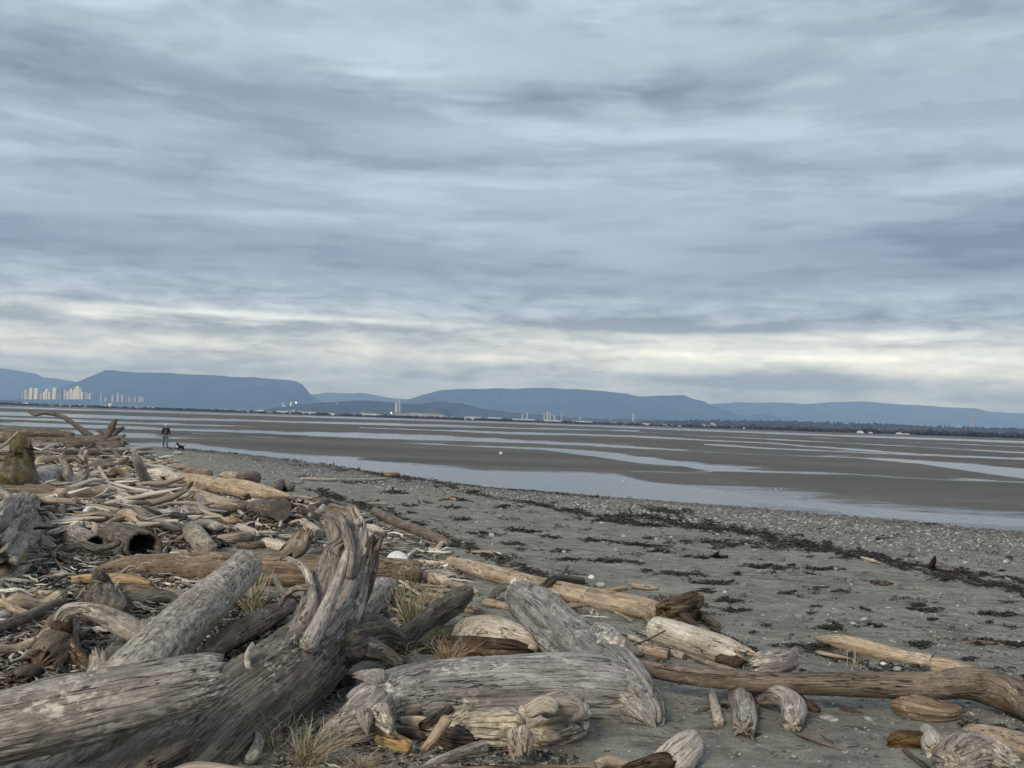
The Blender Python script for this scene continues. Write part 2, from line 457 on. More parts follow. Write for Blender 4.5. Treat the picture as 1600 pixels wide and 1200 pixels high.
def endgrain():
    m, t, b = new_mat('wood_end_grain')
    g = t.new('ShaderNodeAttribute', attribute_name='grain').outputs['Vector']
    s = t.new('ShaderNodeSeparateXYZ', ins={0: g})
    n = t.noise(g, 9, 3)
    r = t.math('SQRT', t.math('ADD', t.math('POWER', s.outputs[0], 2.0), t.math('POWER', s.outputs[1], 2.0)))
    w = t.math('SINE', t.math('ADD', t.math('MULTIPLY', r, 420.0), t.math('MULTIPLY', n, 9.0)))
    c = t.ramp(t.math('ADD', t.math('MULTIPLY', w, 0.22), t.math('MULTIPLY', n, 0.9)), [(0.2, (.05, .046, .04)), (0.5, (.12, .11, .095)), (0.85, (.24, .22, .19))])
    an = t.math('ARCTAN2', s.outputs[0], s.outputs[1])
    rad = t.noise(t.new('ShaderNodeCombineXYZ', ins={0: t.math('MULTIPLY', an, 3.0), 1: t.math('MULTIPLY', r, 2.0), 2: 0.0}).outputs[0], 2.0, 3)
    ck = t.maprange(t.math('ABSOLUTE', t.math('SUBTRACT', rad, 0.5)), 0.0, 0.014, 1.0, 0.0)
    c = t.mix(t.math('MULTIPLY', ck, 0.8), c, (.012, .011, .010))
    t.put(b, 'Base Color', c); b.inputs['Roughness'].default_value = 0.9
    bump(t, b, t.math('SUBTRACT', t.math('MULTIPLY', w, 0.3), ck), 0.6, 0.004)
    return m
M['end'] = endgrain()
def hollow():
    m, t, b = new_mat('wood_hollow_dark')  # near-black brown meant for log hollows
    g = t.new('ShaderNodeTexCoord').outputs['Object']
    t.put(b, 'Base Color', t.ramp(t.noise(g, 14, 4), [(0.3, (.010, .009, .008)), (0.7, (.05, .042, .034))]))
    b.inputs['Roughness'].default_value = 0.95
    return m
M['hollow'] = hollow()

def sand_mat():
    m, t, b = new_mat('beach_sand')
    g = t.new('ShaderNodeNewGeometry').outputs['Position']
    s = t.new('ShaderNodeAttribute', attribute_name='shore').outputs['Fac']
    grv = t.new('ShaderNodeAttribute', attribute_name='gravel').outputs['Fac']
    n1 = t.noise(g, 0.9, 6, 0.65); n2 = t.noise(g, 4.0, 8, 0.72); n3 = t.noise(g, 60.0, 4, 0.7)
    c = t.mix(t.maprange(n1, 0.35, 0.65), (.235, .226, .185), (.335, .322, .263))
    f = t.maprange(n2, 0.34, 0.66, 0.58, 1.26)
    c = t.mix(1.0, c, t.new('ShaderNodeCombineColor', ins={0: f, 1: f, 2: f}).outputs[0], 'MULTIPLY')
    f3 = t.maprange(n3, 0.3, 0.7, 0.72, 1.25)
    c = t.mix(1.0, c, t.new('ShaderNodeCombineColor', ins={0: f3, 1: f3, 2: f3}).outputs[0], 'MULTIPLY')
    # pebbles too small to model
    v = t.voro(g, 34.0); vd = v.outputs['Distance']; vc = v.outputs['Color']
    vs = t.new('ShaderNodeSeparateColor', ins={0: vc})
    pc = t.ramp(vs.outputs[0], [(0.0, (.10, .10, .095)), (0.45, (.22, .22, .21)), (0.8, (.36, .355, .33)), (0.93, (.62, .61, .58))])
    pm = t.math('MULTIPLY', t.maprange(vd, 0.35, 0.45, 1.0, 0.0), t.math('LESS_THAN', vs.outputs[1], t.math('ADD', 0.05, t.math('MULTIPLY', grv, 0.9))))
    c = t.mix(pm, c, pc)
    v2 = t.voro(g, 11.0); v2s = t.new('ShaderNodeSeparateColor', ins={0: v2.outputs['Color']})
    pm2 = t.math('MULTIPLY', t.maprange(v2.outputs['Distance'], 0.25, 0.33, 1.0, 0.0), t.math('LESS_THAN', v2s.outputs[1], t.math('MULTIPLY', grv, 0.55)))
    c = t.mix(pm2, c, t.ramp(v2s.outputs[0], [(0.0, (.09, .09, .085)), (0.5, (.22, .22, .205)), (0.9, (.42, .41, .39))]))
    # fine dark weed crumbs
    wd = t.math('MULTIPLY', t.maprange(t.noise(t.scale3(g, (1, 2.2, 1)), 3.2, 9, 0.76), 0.525, 0.60), t.maprange(t.noise(g, 0.5, 3), 0.40, 0.58))
    c = t.mix(t.math('MULTIPLY', wd, 0.75), c, (.035, .034, .026))
    wet = t.maprange(t.math('SUBTRACT', s, t.math('MULTIPLY', grv, 2.5)), 0.0, 3.2, 1.0, 0.0)
    c = t.mix(t.math('MULTIPLY', wet, 0.62), c, t.mix(1.0, c, (.40, .39, .37), 'MULTIPLY'))
    t.put(b, 'Base Color', c)
    t.put(b, 'Roughness', t.maprange(wet, 0, 1, 0.92, 0.55))
    b.inputs['Specular IOR Level'].default_value = 0.2
    h = t.math('ADD', t.math('MULTIPLY', n2, 1.2), t.math('MULTIPLY', n3, 0.25))
    h = t.math('ADD', h, t.math('MULTIPLY', pm, 0.35)); h = t.math('ADD', h, t.math('MULTIPLY', pm2, 0.6))
    bump(t, b, h, 1.0, 0.05)
    return m
M['sand'] = sand_mat()

def flat_mat():
    m, t, b = new_mat('wet_tidal_sand')
    g = t.new('ShaderNodeNewGeometry').outputs['Position']
    n1 = t.noise(t.scale3(g, (0.02, 0.06, 1)), 1.0, 6, 0.6); n2 = t.noise(t.scale3(g, (0.35, 1.2, 1)), 1.0, 5, 0.65)
    hh = t.new('ShaderNodeAttribute', attribute_name='height').outputs['Fac']
    c = t.mix(t.maprange(n1, 0.35, 0.65), (.090, .087, .077), (.146, .141, .125))
    f = t.maprange(n2, 0.3, 0.7, 0.82, 1.15)
    c = t.mix(1.0, c, t.new('ShaderNodeCombineColor', ins={0: f, 1: f, 2: f}).outputs[0], 'MULTIPLY')
    t.put(b, 'Base Color', c)
    # the lowest sand still holds a film of water
    sh = t.maprange(t.noise(t.scale3(g, (0.045, 0.16, 1)), 1.0, 7, 0.66), 0.44, 0.62, 0.0, 0.026)
    hs = t.math('SUBTRACT', hh, sh)
    t.put(b, 'Roughness', t.maprange(hs, -0.004, 0.014, 0.26, 0.85))
    t.put(b, 'Specular IOR Level', t.maprange(hs, 0.0, 0.018, 0.5, 0.10))
    bump(t, b, t.noise(t.scale3(g, (1.2, 4.5, 1)), 1.0, 4, 0.6), 0.5, 0.05)
    return m
M['flat'] = flat_mat()
def water_mat():
    m, t, b = new_mat('shallow_water')
    g = t.new('ShaderNodeNewGeometry').outputs['Position']
    t.put(b, 'Base Color', (.085, .084, .074, 1))
    b.inputs['Roughness'].default_value = 0.10
    b.inputs['IOR'].default_value = 1.33
    w1 = t.noise(t.scale3(g, (1.2, 3.6, 1)), 1.0, 4, 0.6); w2 = t.noise(g, 9.0, 3, 0.6)
    bump(t, b, t.math('ADD', w1, t.math('MULTIPLY', w2, 0.25)), 0.5, 0.035)
    return m
M['water'] = water_mat()

# ================================================================== THE SETTING
# ---- beach
def build_beach():
    aa = np.concatenate([np.linspace(-180, -42, 24, endpoint=False), np.linspace(-42, 42, 420, endpoint=False), np.linspace(42, 180, 24, endpoint=False)])
    aa = np.radians(aa)
    rr = np.concatenate([[0.3, 1.2, 2.2], np.geomspace(3.2, 190, 330)])
    R_, A_ = np.meshgrid(rr, aa, indexing='ij')
    x = R_ * np.sin(A_); y = R_ * np.cos(A_)
    z = terrain(x, y)
    s = shore_s(x, y)
    near = np.clip(1.3 - R_ / 30, 0, 1) * sstep(0, 4, s)
    z = z + near * 0.018 * fbm(x * 4.5, y * 7, 2, 3, 21)
    v = np.stack([x, y, z], -1).reshape(-1, 3)
    f = grid_faces(len(rr), len(aa), True)
    px, py = project(v)
    s = s.reshape(-1)
    # gravel: strongest between the wrack line and the water, thinning up the beach
    x1, y1 = v[:, 0], v[:, 1]
    gz = fbm(x1 * 0.25, y1 * 0.25, 7, 4, 31)
    lim = 9.5 + np.interp(x1, [-30, -10, 0, 8, 16, 30], [-3, -2.0, 2.5, 7.0, 8, 8])
    gr = sstep(3.0, -3.5, s - lim + gz * 6) * sstep(-1.0, 0.8, s)
    gr = np.maximum(gr, 0.16 * sstep(0.0, 0.5, gz))
    o = mesh_obj('beach', v, f, M['sand'], attrs={'shore': s, 'gravel': gr})
    tag(o, kind='structure')
build_beach()

# ---- tidal flats: a heightfield whose low places lie under the water sheet
RIB = [
 [(-200,641,4.5),(0,646,3.6),(200,652.5,3.2),(400,657.5,2),(600,662.5,2.6),(800,669,1.8),(1000,673,1.2)],
 [(-200,648,1.2),(0,653,1.3),(200,660,1.2),(400,667,.5)],
 [(-200,660,1.2),(0,663,1.6),(200,668,2.8),(400,674.5,2.8),(600,682,3.2),(800,689,3.0),(900,693,3.0),(1000,699,3.2),(1041,702,1.6),(1225,712,.8),(1340,715.5,1.5),(1430,722,4),(1600,740,8.5),(1800,765,12)],
 [(-200,664,1.5),(0,670,1.8),(150,677,3.4),(215,680,3.6),(280,682.5,2.2),(348,685.5,.5)],
 [(300,677,.4),(400,681,1),(600,690,1.1),(700,695,1.7),(800,699.5,2.5),(850,702,3),(900,706.5,4.5),(960,713,5.5),(1000,719,5.2),(1060,724,4),(1112,732,5.5),(1187,735,4),(1225,736.8,2.4),(1337,741,1.3),(1450,746.8,1.3),(1600,753,2),(1800,762,2)],
 [(980,736.5,.8),(1050,737.6,1.3),(1112,736.5,2.4)],
 [(560,668.5,.4),(650,671,.9),(800,677,2),(900,679,1.4),(1000,682,1.5),(1200,692,1.4),(1350,704,1.2),(1420,709,.6)],
 [(1000,676,.6),(1200,686.5,1.1),(1400,696,1.0),(1600,707.5,1.3),(1800,718,1.5)],
 [(1100,695,.6),(1200,701,1.2),(1400,709.5,1.0),(1600,717.5,1.2),(1800,727,1)],
 [(-200,630,1.5),(0,636.5,1.8),(400,648.5,1.8),(800,661,1.5),(1200,676.5,2),(1600,691,2.2),(1800,699,2.5)],
 [(1150,680,.5),(1300,685.5,.9),(1600,698.5,.8),(1800,706,.8)],
 [(700,664,.6),(900,670.5,.9),(1100,679,.7)],
 # the wide channel along the beach
 [(-200,676,3),(0,684,4),(200,694,5),(280,695,6),(337,701,5.5),(450,713,6),(560,726,13),(660,738,15),(760,750,19),(860,754,20),(960,762,25),(1000,770,23),(1112,782,22),(1200,798,20)],
]
def water_field(px, py):
    """>0 inside a channel, <0 on the bars, in photograph pixels"""
    best = np.full(px.shape, -40.0)
    for rb in RIB:
        xs = [p[0] for p in rb]
        yc = np.interp(px, xs, [p[1] for p in rb]); hh = np.interp(px, xs, [p[2] for p in rb], left=-3, right=-3)
        best = np.maximum(best, hh * .92 - np.abs(py - yc))
    return best
def build_flats():
    dep = np.concatenate([np.arange(215, 60, -0.75), np.arange(60, 2.6, -0.36), [2.3, 2.0, 1.7, 1.5]])
    rr = CZ * FPX / dep
    aa = np.radians(np.linspace(-34, 34, 560))
    R_, A_ = np.meshgrid(rr, aa, indexing='ij')
    x = (R_ * np.tan(A_)).reshape(-1); y = R_.reshape(-1)
    px, py = project(np.stack([x, y, 0 * x], -1))
    k = np.clip(3.0 / np.maximum(y / 55.0, 0.4), 0.25, 2.2)        # pixel size of the meander noise
    nz = fbm(x / 26.0, y / 34.0, 0, 5, 77)
    nf = fbm(x / 3.0, y / 5.0, 0, 4, 78)
    nb = fbm(x / 110.0, y / 60.0, 0, 5, 79)
    w = water_field(px, py + nz * 2.6 * k + nf * 1.3 * k) + nz * 1.2 * k + nf * .8 * k + nb * 1.6 * np.minimum(k, 1) - 0.55
    h = -w * 0.012 * np.clip(y / 60, 0.6, 9)
    h = np.clip(h, -0.12, 0.045)
    # shelving margin of the big bar on the right: thin films between sand ripples
    low = np.interp(px, [940, 1000, 1037, 1112, 1169, 1262, 1337, 1450, 1600, 1800], [736, 746, 748, 757, 768, 779, 788, 799, 808, 820])
    m = (px > 985)
    d = (py - low)
    rip = vnoise(x * 1.1, y * 3.4, 0, 91) + 0.7 * vnoise(x * 2.6, y * 7.0, 0, 92)
    edge = np.interp(d, [-14, -4, 4, 9, 12, 16, 26], [0.030, 0.010, 0.001, -0.007, -0.010, 0.004, 0.006])
    blend = sstep(985, 1200, px) * sstep(-24, -10, d)
    h = h * (1 - blend) + (edge + rip * 0.008) * blend
    st = np.interp(px, [1150, 1225, 1300, 1412, 1506, 1600, 1800], [778, 784, 790.5, 801, 808, 814, 826])
    hs = 2.6 - np.abs(py - st)
    h = np.where((px > 1150) & (hs > 0), np.minimum(h, -0.006 * hs), h)
    h = h + np.clip(h, 0, 0.03) * (0.5 * nz + 0.35 * nf)
    # far beyond: thin random bars
    far = sstep(900, 2200, y)
    h = h * (1 - 0.5 * far) + far * 0.018 * fbm(x / 420, y / 150, 4, 4, 88)
    z = h
    v = np.stack([x, y, z], -1)
    o = mesh_obj('tidal_flats', v, grid_faces(len(rr), len(aa)), M['flat'], attrs={'height': h})
    tag(o, kind='structure')
    S_ = 3600.0
    vv = [(-70, 8, 0), (60, -30, 0), (S_, -200, 0), (S_, S_, 0), (-S_, S_, 0), (-S_, 500, 0), (-300, 300, 0)]
    o = mesh_obj('water', [(-S_, -60, 0.0), (S_, -60, 0.0), (S_, 3700, 0.0), (-S_, 3700, 0.0)], [(0, 1, 2, 3)], M['water'], smooth=False)
    tag(o, kind='structure')
build_flats()
o = mesh_obj('ground', [(-31900, -2900, -3.0), (31900, -2900, -3.0), (31900, 31900, -3.0), (-31900, 31900, -3.0)], [(0, 1, 2, 3)], plain('dark_mud', (.06, .06, .05), .95), smooth=False)
tag(o, kind='structure')

# ---- far shore, hills, mountains: ridgelines measured as (photo x, photo y) at a true distance
def ridge_mat(name, c1, c2, scale, snow=0):
    m, t, b = new_mat(name)
    g = t.new('ShaderNodeNewGeometry').outputs['Position']
    n = t.noise(g, scale, 8, 0.62)
    t.put(b, 'Base Color', t.ramp(n, [(0.35, c1), (0.65, c2)]))
    b.inputs['Roughness'].default_value = 1.0; b.inputs['Specular IOR Level'].default_value = 0.0
    return m
def sky_h(px, py, D):
    """height above the camera plane of a direction at distance D"""
    r = rays(np.asarray(px, float), np.asarray(py, float))
    return CZ + r[..., 2] / r[..., 1] * D
def build_ridge(name, D, prof, depth, mat, seed, rough, base=0.0, n=420, m=34, foot=0.55):
    """a mountain mass: crest at distance D, flanks falling towards and away from the viewer, cut by ravines"""
    xs = np.array([p[0] for p in prof], float); ys = np.array([p[1] for p in prof], float)
    t = (xs - 800) / 1600.0
    px = np.linspace(xs[0], xs[-1], n)
    py = np.interp(px, xs, ys)
    X_ = rays(px, py); wx = X_[:, 0] / X_[:, 1] * D
    H = CZ + X_[:, 2] / X_[:, 1] * D
    H = H + 1.5 * rough * fbm(wx / (depth * 0.35), 0, 0, 5, seed) * np.clip(H / (H.max() + 1), .15, 1)
    q = np.linspace(-1, 1, m)
    verts = []
    for k in q:
        yy = D + k * depth
        shp = np.clip(1 - abs(k) ** 0.9, 0, 1)
        rav = fbm(wx / (depth * 0.22), k * 2.2, 1, 4, seed + 5)
        hh = base + (H - base) * shp * (1 + (0.45 * rav if abs(k) > 1e-6 else 0) * (1 - shp) * 1.6)
        hh = np.minimum(hh, base + (H - base) * (0.15 + 0.85 * shp)) if abs(k) > 1e-6 else H
        wxx = wx * (yy / D if k > 0 else 1.0) + depth * 0.08 * rav * (abs(k) > 0)
        verts.append(np.stack([wxx, np.full(n, yy), np.maximum(hh, base - 1)], -1))
    v = np.concatenate(verts)
    o = mesh_obj(name, v, grid_faces(m, n), mat)
    tag(o, kind='structure')
    return o
mm = ridge_mat('forested_mountain', (.030, .042, .040), (.055, .066, .062), 0.0012)
mm2 = ridge_mat('forested_hill', (.030, .040, .032), (.075, .080, .062), 0.006)
build_ridge('mountain', 24000, [(-400,575),(-200,570),(-60,573),(0,576),(60,584),(110,594),(150,606),(260,620),(420,624)], 3800, mm, 3, 60)
build_ridge('mountain', 19000, [(60,634),(100,612),(118,600),(135,592),(162,579),(185,578.5),(215,581),(270,581),(330,585),(385,588),(425,591),(455,596),(468,601),(482,611),(500,622),(540,632),(620,640)], 3000, mm, 8, 45)
build_ridge('mountain', 27000, [(380,612),(480,613),(530,611),(575,613),(610,620),(680,628),(760,640)], 3500, mm, 11, 60)
build_ridge('mountain', 20000, [(560,650),(610,634),(640,622),(670,612),(700,607),(745,605),(780,603),(860,605),(930,608),(985,612),(1015,616),(1040,614.5),(1070,615),(1085,621),(1105,626),(1118,634),(1135,643),(1170,649),(1180,646),(1195,645),(1215,651),(1280,664)], 3000, mm, 14, 40)
build_ridge('mountain', 26000, [(1040,640),(1100,630),(1150,628),(1210,629),(1260,630),(1290,628),(1340,628),(1400,631),(1460,633),(1510,635),(1545,640),(1600,642),(1700,640),(1900,648)], 4000, mm, 19, 50)
# lower hills with the suburbs
build_ridge('hill', 10500, [(-300,621),(-60,624),(0,625),(60,629),(140,633),(260,637),(400,642),(430,638),(480,631),(520,627),(560,625.5),(620,627),(660,632),(700,640)], 1300, mm2, 23, 18)
build_ridge('hill', 11500, [(560,640),(630,632),(680,627),(720,630),(765,638),(800,645),(900,652),(1000,655),(1100,657),(1200,662)], 1300, mm2, 27, 18)
build_ridge('hill', 6800, [(960,664),(1010,660),(1060,658),(1200,658.5),(1320,661),(1400,664),(1480,667),(1540,669),(1600,670.5),(1800,676),(2000,684)], 800, mm2, 33, 9)
# far shore plain
def far_shore():
    n = 260
    px = np.linspace(-500, 2100, n)
    D = np.interp(px, [-500, 0, 800, 1200, 1600, 2100], [3300, 3300, 3100, 2600, 2100, 1700])
    rr = rays(px, HPX(px)); wx = rr[:, 0] / rr[:, 1]
    rows = []
    for k, (dd, hh) in enumerate([(0, -.2), (6, 1.6), (30, 2.0), (300, 2.3), (2500, 3.5), (12000, 12), (26000, 40)]):
        y = D + dd
        rows.append(np.stack([wx * y, y, np.full(n, hh) + (0.5 * fbm(wx * 60, k, 0, 3, 51) if 0 < k < 5 else 0)], -1))
    m, t, b = new_mat('winter_fields')
    g = t.new('ShaderNodeNewGeometry').outputs['Position']
    t.put(b, 'Base Color', t.ramp(t.noise(t.scale3(g, (.004, .0012, 1)), 1, 5, .6), [(.3, (.05, .05, .035)), (.5, (.13, .12, .085)), (.7, (.22, .19, .14))]))
    b.inputs['Roughness'].default_value = 1
    b.inputs['Specular IOR Level'].default_value = 0
    tag(mesh_obj('far_shore', np.concatenate(rows), grid_faces(len(rows), n), m), kind='structure')
    return np.interp
far_shore()
def shore_D(px): return np.interp(px, [-500, 0, 800, 1200, 1600, 2100], [3300, 3300, 3100, 2600, 2100, 1700])

# ---- far woods: crowns merged into one mass nobody could count
def far_woods():
    mt, t, b = new_mat('far_foliage')
    g = t.new('ShaderNodeNewGeometry').outputs['Position']
    t.put(b, 'Base Color', t.ramp(t.noise(g, 0.02, 4), [(.3, (.025, .026, .020)), (.55, (.055, .050, .040)), (.75, (.125, .085, .070))]))
    b.inputs['Roughness'].default_value = 1; b.inputs['Specular IOR Level'].default_value = 0
    V, F = [], []; nv = 0
    base = np.array([(0, 0, 1), (1, 0, .25), (.31, .95, .3), (-.81, .59, .2), (-.81, -.59, .3), (.31, -.95, .25), (0.6, .3, -1), (-.5, .4, -1), (0, -.6, -1), (.1, .1, .75)], float)
    fc = [(0, 1, 2), (0, 2, 3), (0, 3, 4), (0, 4, 5), (0, 5, 1), (1, 6, 2), (2, 6, 7), (2, 7, 3), (3, 7, 4), (4, 7, 8), (4, 8, 5), (5, 8, 6), (5, 6, 1)]
    N = 5200
    for i in range(N):
        px = RNG.uniform(-250, 1850)
        d0 = float(shore_D(px))
        band = RNG.random()
        if band < 0.5: dd = RNG.uniform(40, 500)
        else: dd = RNG.uniform(500, 3500)
        dens = 0.35 + 0.9 * (vnoise(px / 55.0, band > .5, 0, 3) > -0.05)
        if RNG.random() > dens * (1.0 if px > 880 or band > .5 else 0.8): continue
        D = d0 + dd
        wx = math.tan(math.atan((px - 800) / 1600.0)) * D
        h = RNG.uniform(5, 12) * (1.3 if px > 1150 else 0.85)
        w = h * RNG.uniform(.45, 1.1)
        sc = np.array([w, w, h / 2]) * RNG.uniform(.85, 1.15, 3)
        v = base * sc * RNG.uniform(.75, 1.2, (10, 1)) + np.array([wx, D, 2 + h * .45])
        V.append(v); F += [tuple(k + nv for k in q) for q in fc]; nv += 10
    tag(mesh_obj('far_woods', np.concatenate(V), F, mt, smooth=False), 'band of dark trees along the far shore below the blue mountains', 'woods', kind='stuff')
    # wooded rise on the right
    V, F = [], []; nv = 0
    for i in range(2600):
        px = RNG.uniform(930, 1850); D = RNG.uniform(5900, 6800)
        yr = np.interp(px, [930, 1010, 1060, 1200, 1320, 1400, 1480, 1600, 1800, 2000], [665, 660, 658, 658.5, 661, 664, 667, 670.5, 676, 684])
        t_ = (6800 - D) / 800
        H = sky_h(px, yr, 6800) * (1 - t_ ** .9)
        wx = (px - 800) / 1600 * D
        h = RNG.uniform(9, 20); w = h * RNG.uniform(.35, .7)
        v = base * np.array([w, w, h / 2]) * RNG.uniform(.75, 1.25, (10, 1)) + np.array([wx, D, max(H, 3) + h * .3])
        V.append(v); F += [tuple(k + nv for k in q) for q in fc]; nv += 10
    tag(mesh_obj('hillside_woods', np.concatenate(V), F, mt, smooth=False), 'dark wooded rise behind the far shore on the right', 'woods', kind='stuff')
far_woods()

# ---- far buildings
def tower(px, ytop, wpx, D, mat, label, group, ybase=None, parts=True, rz=None):
    wx = (px - 800) / 1600.0 * D
    w = wpx / 1600.0 * D
    top = float(sky_h(px, ytop, D)); b0 = 2.0 if ybase is None else float(sky_h(px, ybase, D))
    root = empty('tower_block', (wx, D, b0)); tag(root, label, 'building', group)
    rz = RNG.uniform(-.5, .5) if rz is None else rz
    mb = MB(); H = top - b0
    mb.box((wx, D, b0 + H * .5), (w, w * .9, H), rz)
    mb.build('wall', mat, root, loc=(wx, D, b0))
    if parts:
        # floors read as bands of glass proud of the wall
        mb = MB(); nf = max(4, int(H / 9))
        for i in range(nf):
            mb.box((wx, D, b0 + H * (i + .5) / nf), (w * 1.03, w * .93, H / nf * .42), rz)
        g = mb.build('window_band', M['farglass'], root, loc=(wx, D, b0)); g['kind'] = 'stuff'
        mb = MB(); mb.box((wx + w * .05, D, top + H * .02), (w * .5, w * .5, H * .05), rz)
        mb.build('roof_plant', mat, root, loc=(wx, D, top))
    return root
M['farglass'] = plain('far_glass', (.16, .17, .19), .45, spec=.5)
M['farwhite'] = plain('far_white_wall', (.58, .58, .56), .8)
M['fargold'] = plain('far_sun_painted_wall', (.95, .87, .70), .75)  # golden sunlight on these towers is put into the wall colour
M['farcream'] = plain('far_cream_wall', (.90, .88, .80), .75)
M['fargrey'] = plain('far_grey_wall', (.34, .35, .37), .85)
M['farpink'] = plain('far_rose_wall', (.66, .57, .52), .85)
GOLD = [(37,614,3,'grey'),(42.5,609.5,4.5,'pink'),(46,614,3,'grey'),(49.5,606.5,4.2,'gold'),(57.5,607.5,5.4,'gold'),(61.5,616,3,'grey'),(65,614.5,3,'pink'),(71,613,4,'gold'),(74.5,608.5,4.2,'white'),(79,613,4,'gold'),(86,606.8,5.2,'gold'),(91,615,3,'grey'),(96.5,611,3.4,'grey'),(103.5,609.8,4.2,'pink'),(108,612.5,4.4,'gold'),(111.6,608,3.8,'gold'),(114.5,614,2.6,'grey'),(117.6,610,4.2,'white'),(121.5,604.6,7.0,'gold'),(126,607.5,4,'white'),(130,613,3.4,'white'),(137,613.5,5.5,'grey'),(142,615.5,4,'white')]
gname = {'grey': 'grey', 'pink': 'rose grey', 'gold': 'golden sunlit', 'white': 'pale cream'}
ords = {}
for i, (x, y, w, c) in enumerate(GOLD):
    ords[c] = ords.get(c, 0) + 1
    od = ['leftmost', 'second', 'third', 'fourth', 'fifth', 'sixth', 'seventh', 'eighth', 'ninth'][ords[c] - 1]
    tower(x, y, w, 9000, M['far' + ('cream' if c == 'white' else c)], f'{od} {gname[c]} tower from the left in the bright skyline cluster at far left', 'towers of the sunlit skyline cluster', ybase=624)
def cluster(xs, D, ybase, label, group, cols=('grey', 'white')):
    N_ = ['leftmost', 'second', 'third', 'fourth', 'fifth', 'sixth', 'seventh', 'eighth', 'ninth', 'tenth', 'rightmost']
    xs = sorted(xs)
    for i, (x, y, w) in enumerate(xs):
        nm = N_[i] if i < len(xs) - 1 else 'rightmost'
        tower(x, y, w, D, M['far' + cols[RNG.integers(len(cols))]], nm + ' ' + label, group, ybase=ybase, parts=False)
cluster([(159,614,2.2),(178,617,3.5),(186,614,3.5),(193,617,3.6),(203,620,3),(213,620,3.5),(220,619,3.0),(224,621,3.5),(167,621,3)], 9600, 628, 'faint bluish tower in the dim skyline right of the sunlit towers', 'dim towers below the left mountain', ('grey',))
cluster([(443,629,3),(456,628,3),(446,633,2.5),(528,630,3),(536,632,3),(541,630,3),(548,634,2.5),(565,634,3),(575,635,4),(585,632,2.5),(522,635,2)], 10300, 644, 'faint pale tower on the low hill at the centre left skyline', 'towers on the centre left hill', ('grey', 'white'))
tower(621, 630, 3.4, 9000, M['farwhite'], 'shorter pale tower beside the tallest centre skyline tower', 'pair of towers at the centre', ybase=645)
tower(626, 624, 3.0, 9000, M['fargrey'], 'tallest slender grey tower at the centre of the skyline', 'pair of towers at the centre', ybase=645)
cluster([(818,647,2.4),(825,645,2.4),(857,643,2.8),(861,645,2),(852,647,1.8),(879,646,1.6),(908,651,1.8),(868,648,2.4),(955,654,2.4),(975,655,2),(947,656,2)], 8600, 656, 'small pale tower in the low skyline right of the centre', 'low towers right of the centre', ('grey', 'grey'))
tower(991, 646, 2.2, 8000, M['farwhite'], 'slim white tower standing alone right of the centre skyline', 'lone far towers', ybase=660)
tower(1523, 653, 5.2, 8500, M['fargrey'], 'wide grey tower above the wooded rise at far right', 'lone far towers', ybase=669)
tower(1500, 661, 1.6, 8500, M['fargrey'], 'thin grey tower just left of the wide far right tower', 'lone far towers', ybase=669)
def shed(px, py, wpx, hpx, label, dome=False, dd=60):
    D = float(shore_D(px)) + dd
    wx = (px - 800) / 1600.0 * D; w = wpx / 1600 * D; h = max(2.0, hpx / 1600 * D * .62); w *= .8
    z0 = max(2.0, float(sky_h(px, py, D)) - h)
    root = empty('farm_shed', (wx, D, z0)); tag(root, label, 'building', 'white sheds along the far shore')
    mb = MB()
    if dome:
        a = np.linspace(0, math.pi, 11); v = []
        for yy in (-w * .3, w * .3):
            v += [(wx + math.cos(t) * w / 2, D + yy, z0 + math.sin(t) * h) for t in a]
        f = [(i, i + 1, 12 + i, 11 + i) for i in range(10)] + [tuple(range(11)), tuple(range(21, 10, -1))]
        mb.add(v, f)
        mb.build('roof', M['farwhite'], root, loc=(wx, D, z0))
    else:
        mb.box((wx, D, z0 + h * .32), (w, w * .4, h * .64)); mb.build('wall', M['fargrey'], root, loc=(wx, D, z0))
        v = [(wx - w * .51, D - w * .21, z0 + h * .64), (wx + w * .51, D - w * .21, z0 + h * .64), (wx + w * .51, D + w * .21, z0 + h * .64), (wx - w * .51, D + w * .21, z0 + h * .64), (wx - w * .51, D, z0 + h * 1.1), (wx + w * .51, D, z0 + h * 1.1)]
        mb = MB(); mb.add(v, [(0, 1, 5, 4), (3, 4, 5, 2), (0, 4, 3), (1, 2, 5), (0, 3, 2, 1)]); mb.build('roof', M['farwhite'], root, loc=(wx, D, z0))
shed(43, 629, 9, 3, 'white domed shed on the far shore at far left', True)
shed(409, 641, 13, 3, 'leftmost long white greenhouse on the far shore left of the centre')
shed(443, 642.5, 21, 3, 'widest white greenhouse near the left towers on the far shore')
shed(485, 644, 26, 2.6, 'low white greenhouse right of the widest one on the far shore')
shed(580, 647, 28, 3.2, 'isolated white greenhouse on the far shore left of the centre pair of towers')
shed(741, 651.5, 28, 2.8, 'left white greenhouse in the long row at the centre far shore')
shed(775, 652.5, 26, 2.8, 'second white greenhouse in the long row at the centre far shore')
shed(820, 655, 44, 3, 'longest white greenhouse in the long row at the centre far shore')
shed(866, 657, 34, 3, 'fourth white greenhouse in the long row at the centre far shore')
shed(915, 658.5, 30, 2.4, 'rightmost white greenhouse in the long row at the centre far shore')
shed(1093, 667, 7, 4, 'lone white barn among dark trees right of the centre', dd=90)
shed(1162, 668, 8, 4, 'small white barn left of the bright dome on the right')
shed(1296, 673, 8, 4, 'two toned white barn right of the small barn on the right')
shed(1346, 674, 12, 6, 'bright white dome on the far shore at right', True)
shed(1362, 675.5, 7, 3, 'small white shed just right of the bright dome')
shed(1407, 676, 12, 4, 'second white dome on the far shore at right', True)
shed(1418, 677.5, 11, 2.5, 'low white shed right of the second dome')
shed(1462, 680, 6, 2.5, 'rightmost small white shed on the far shore')
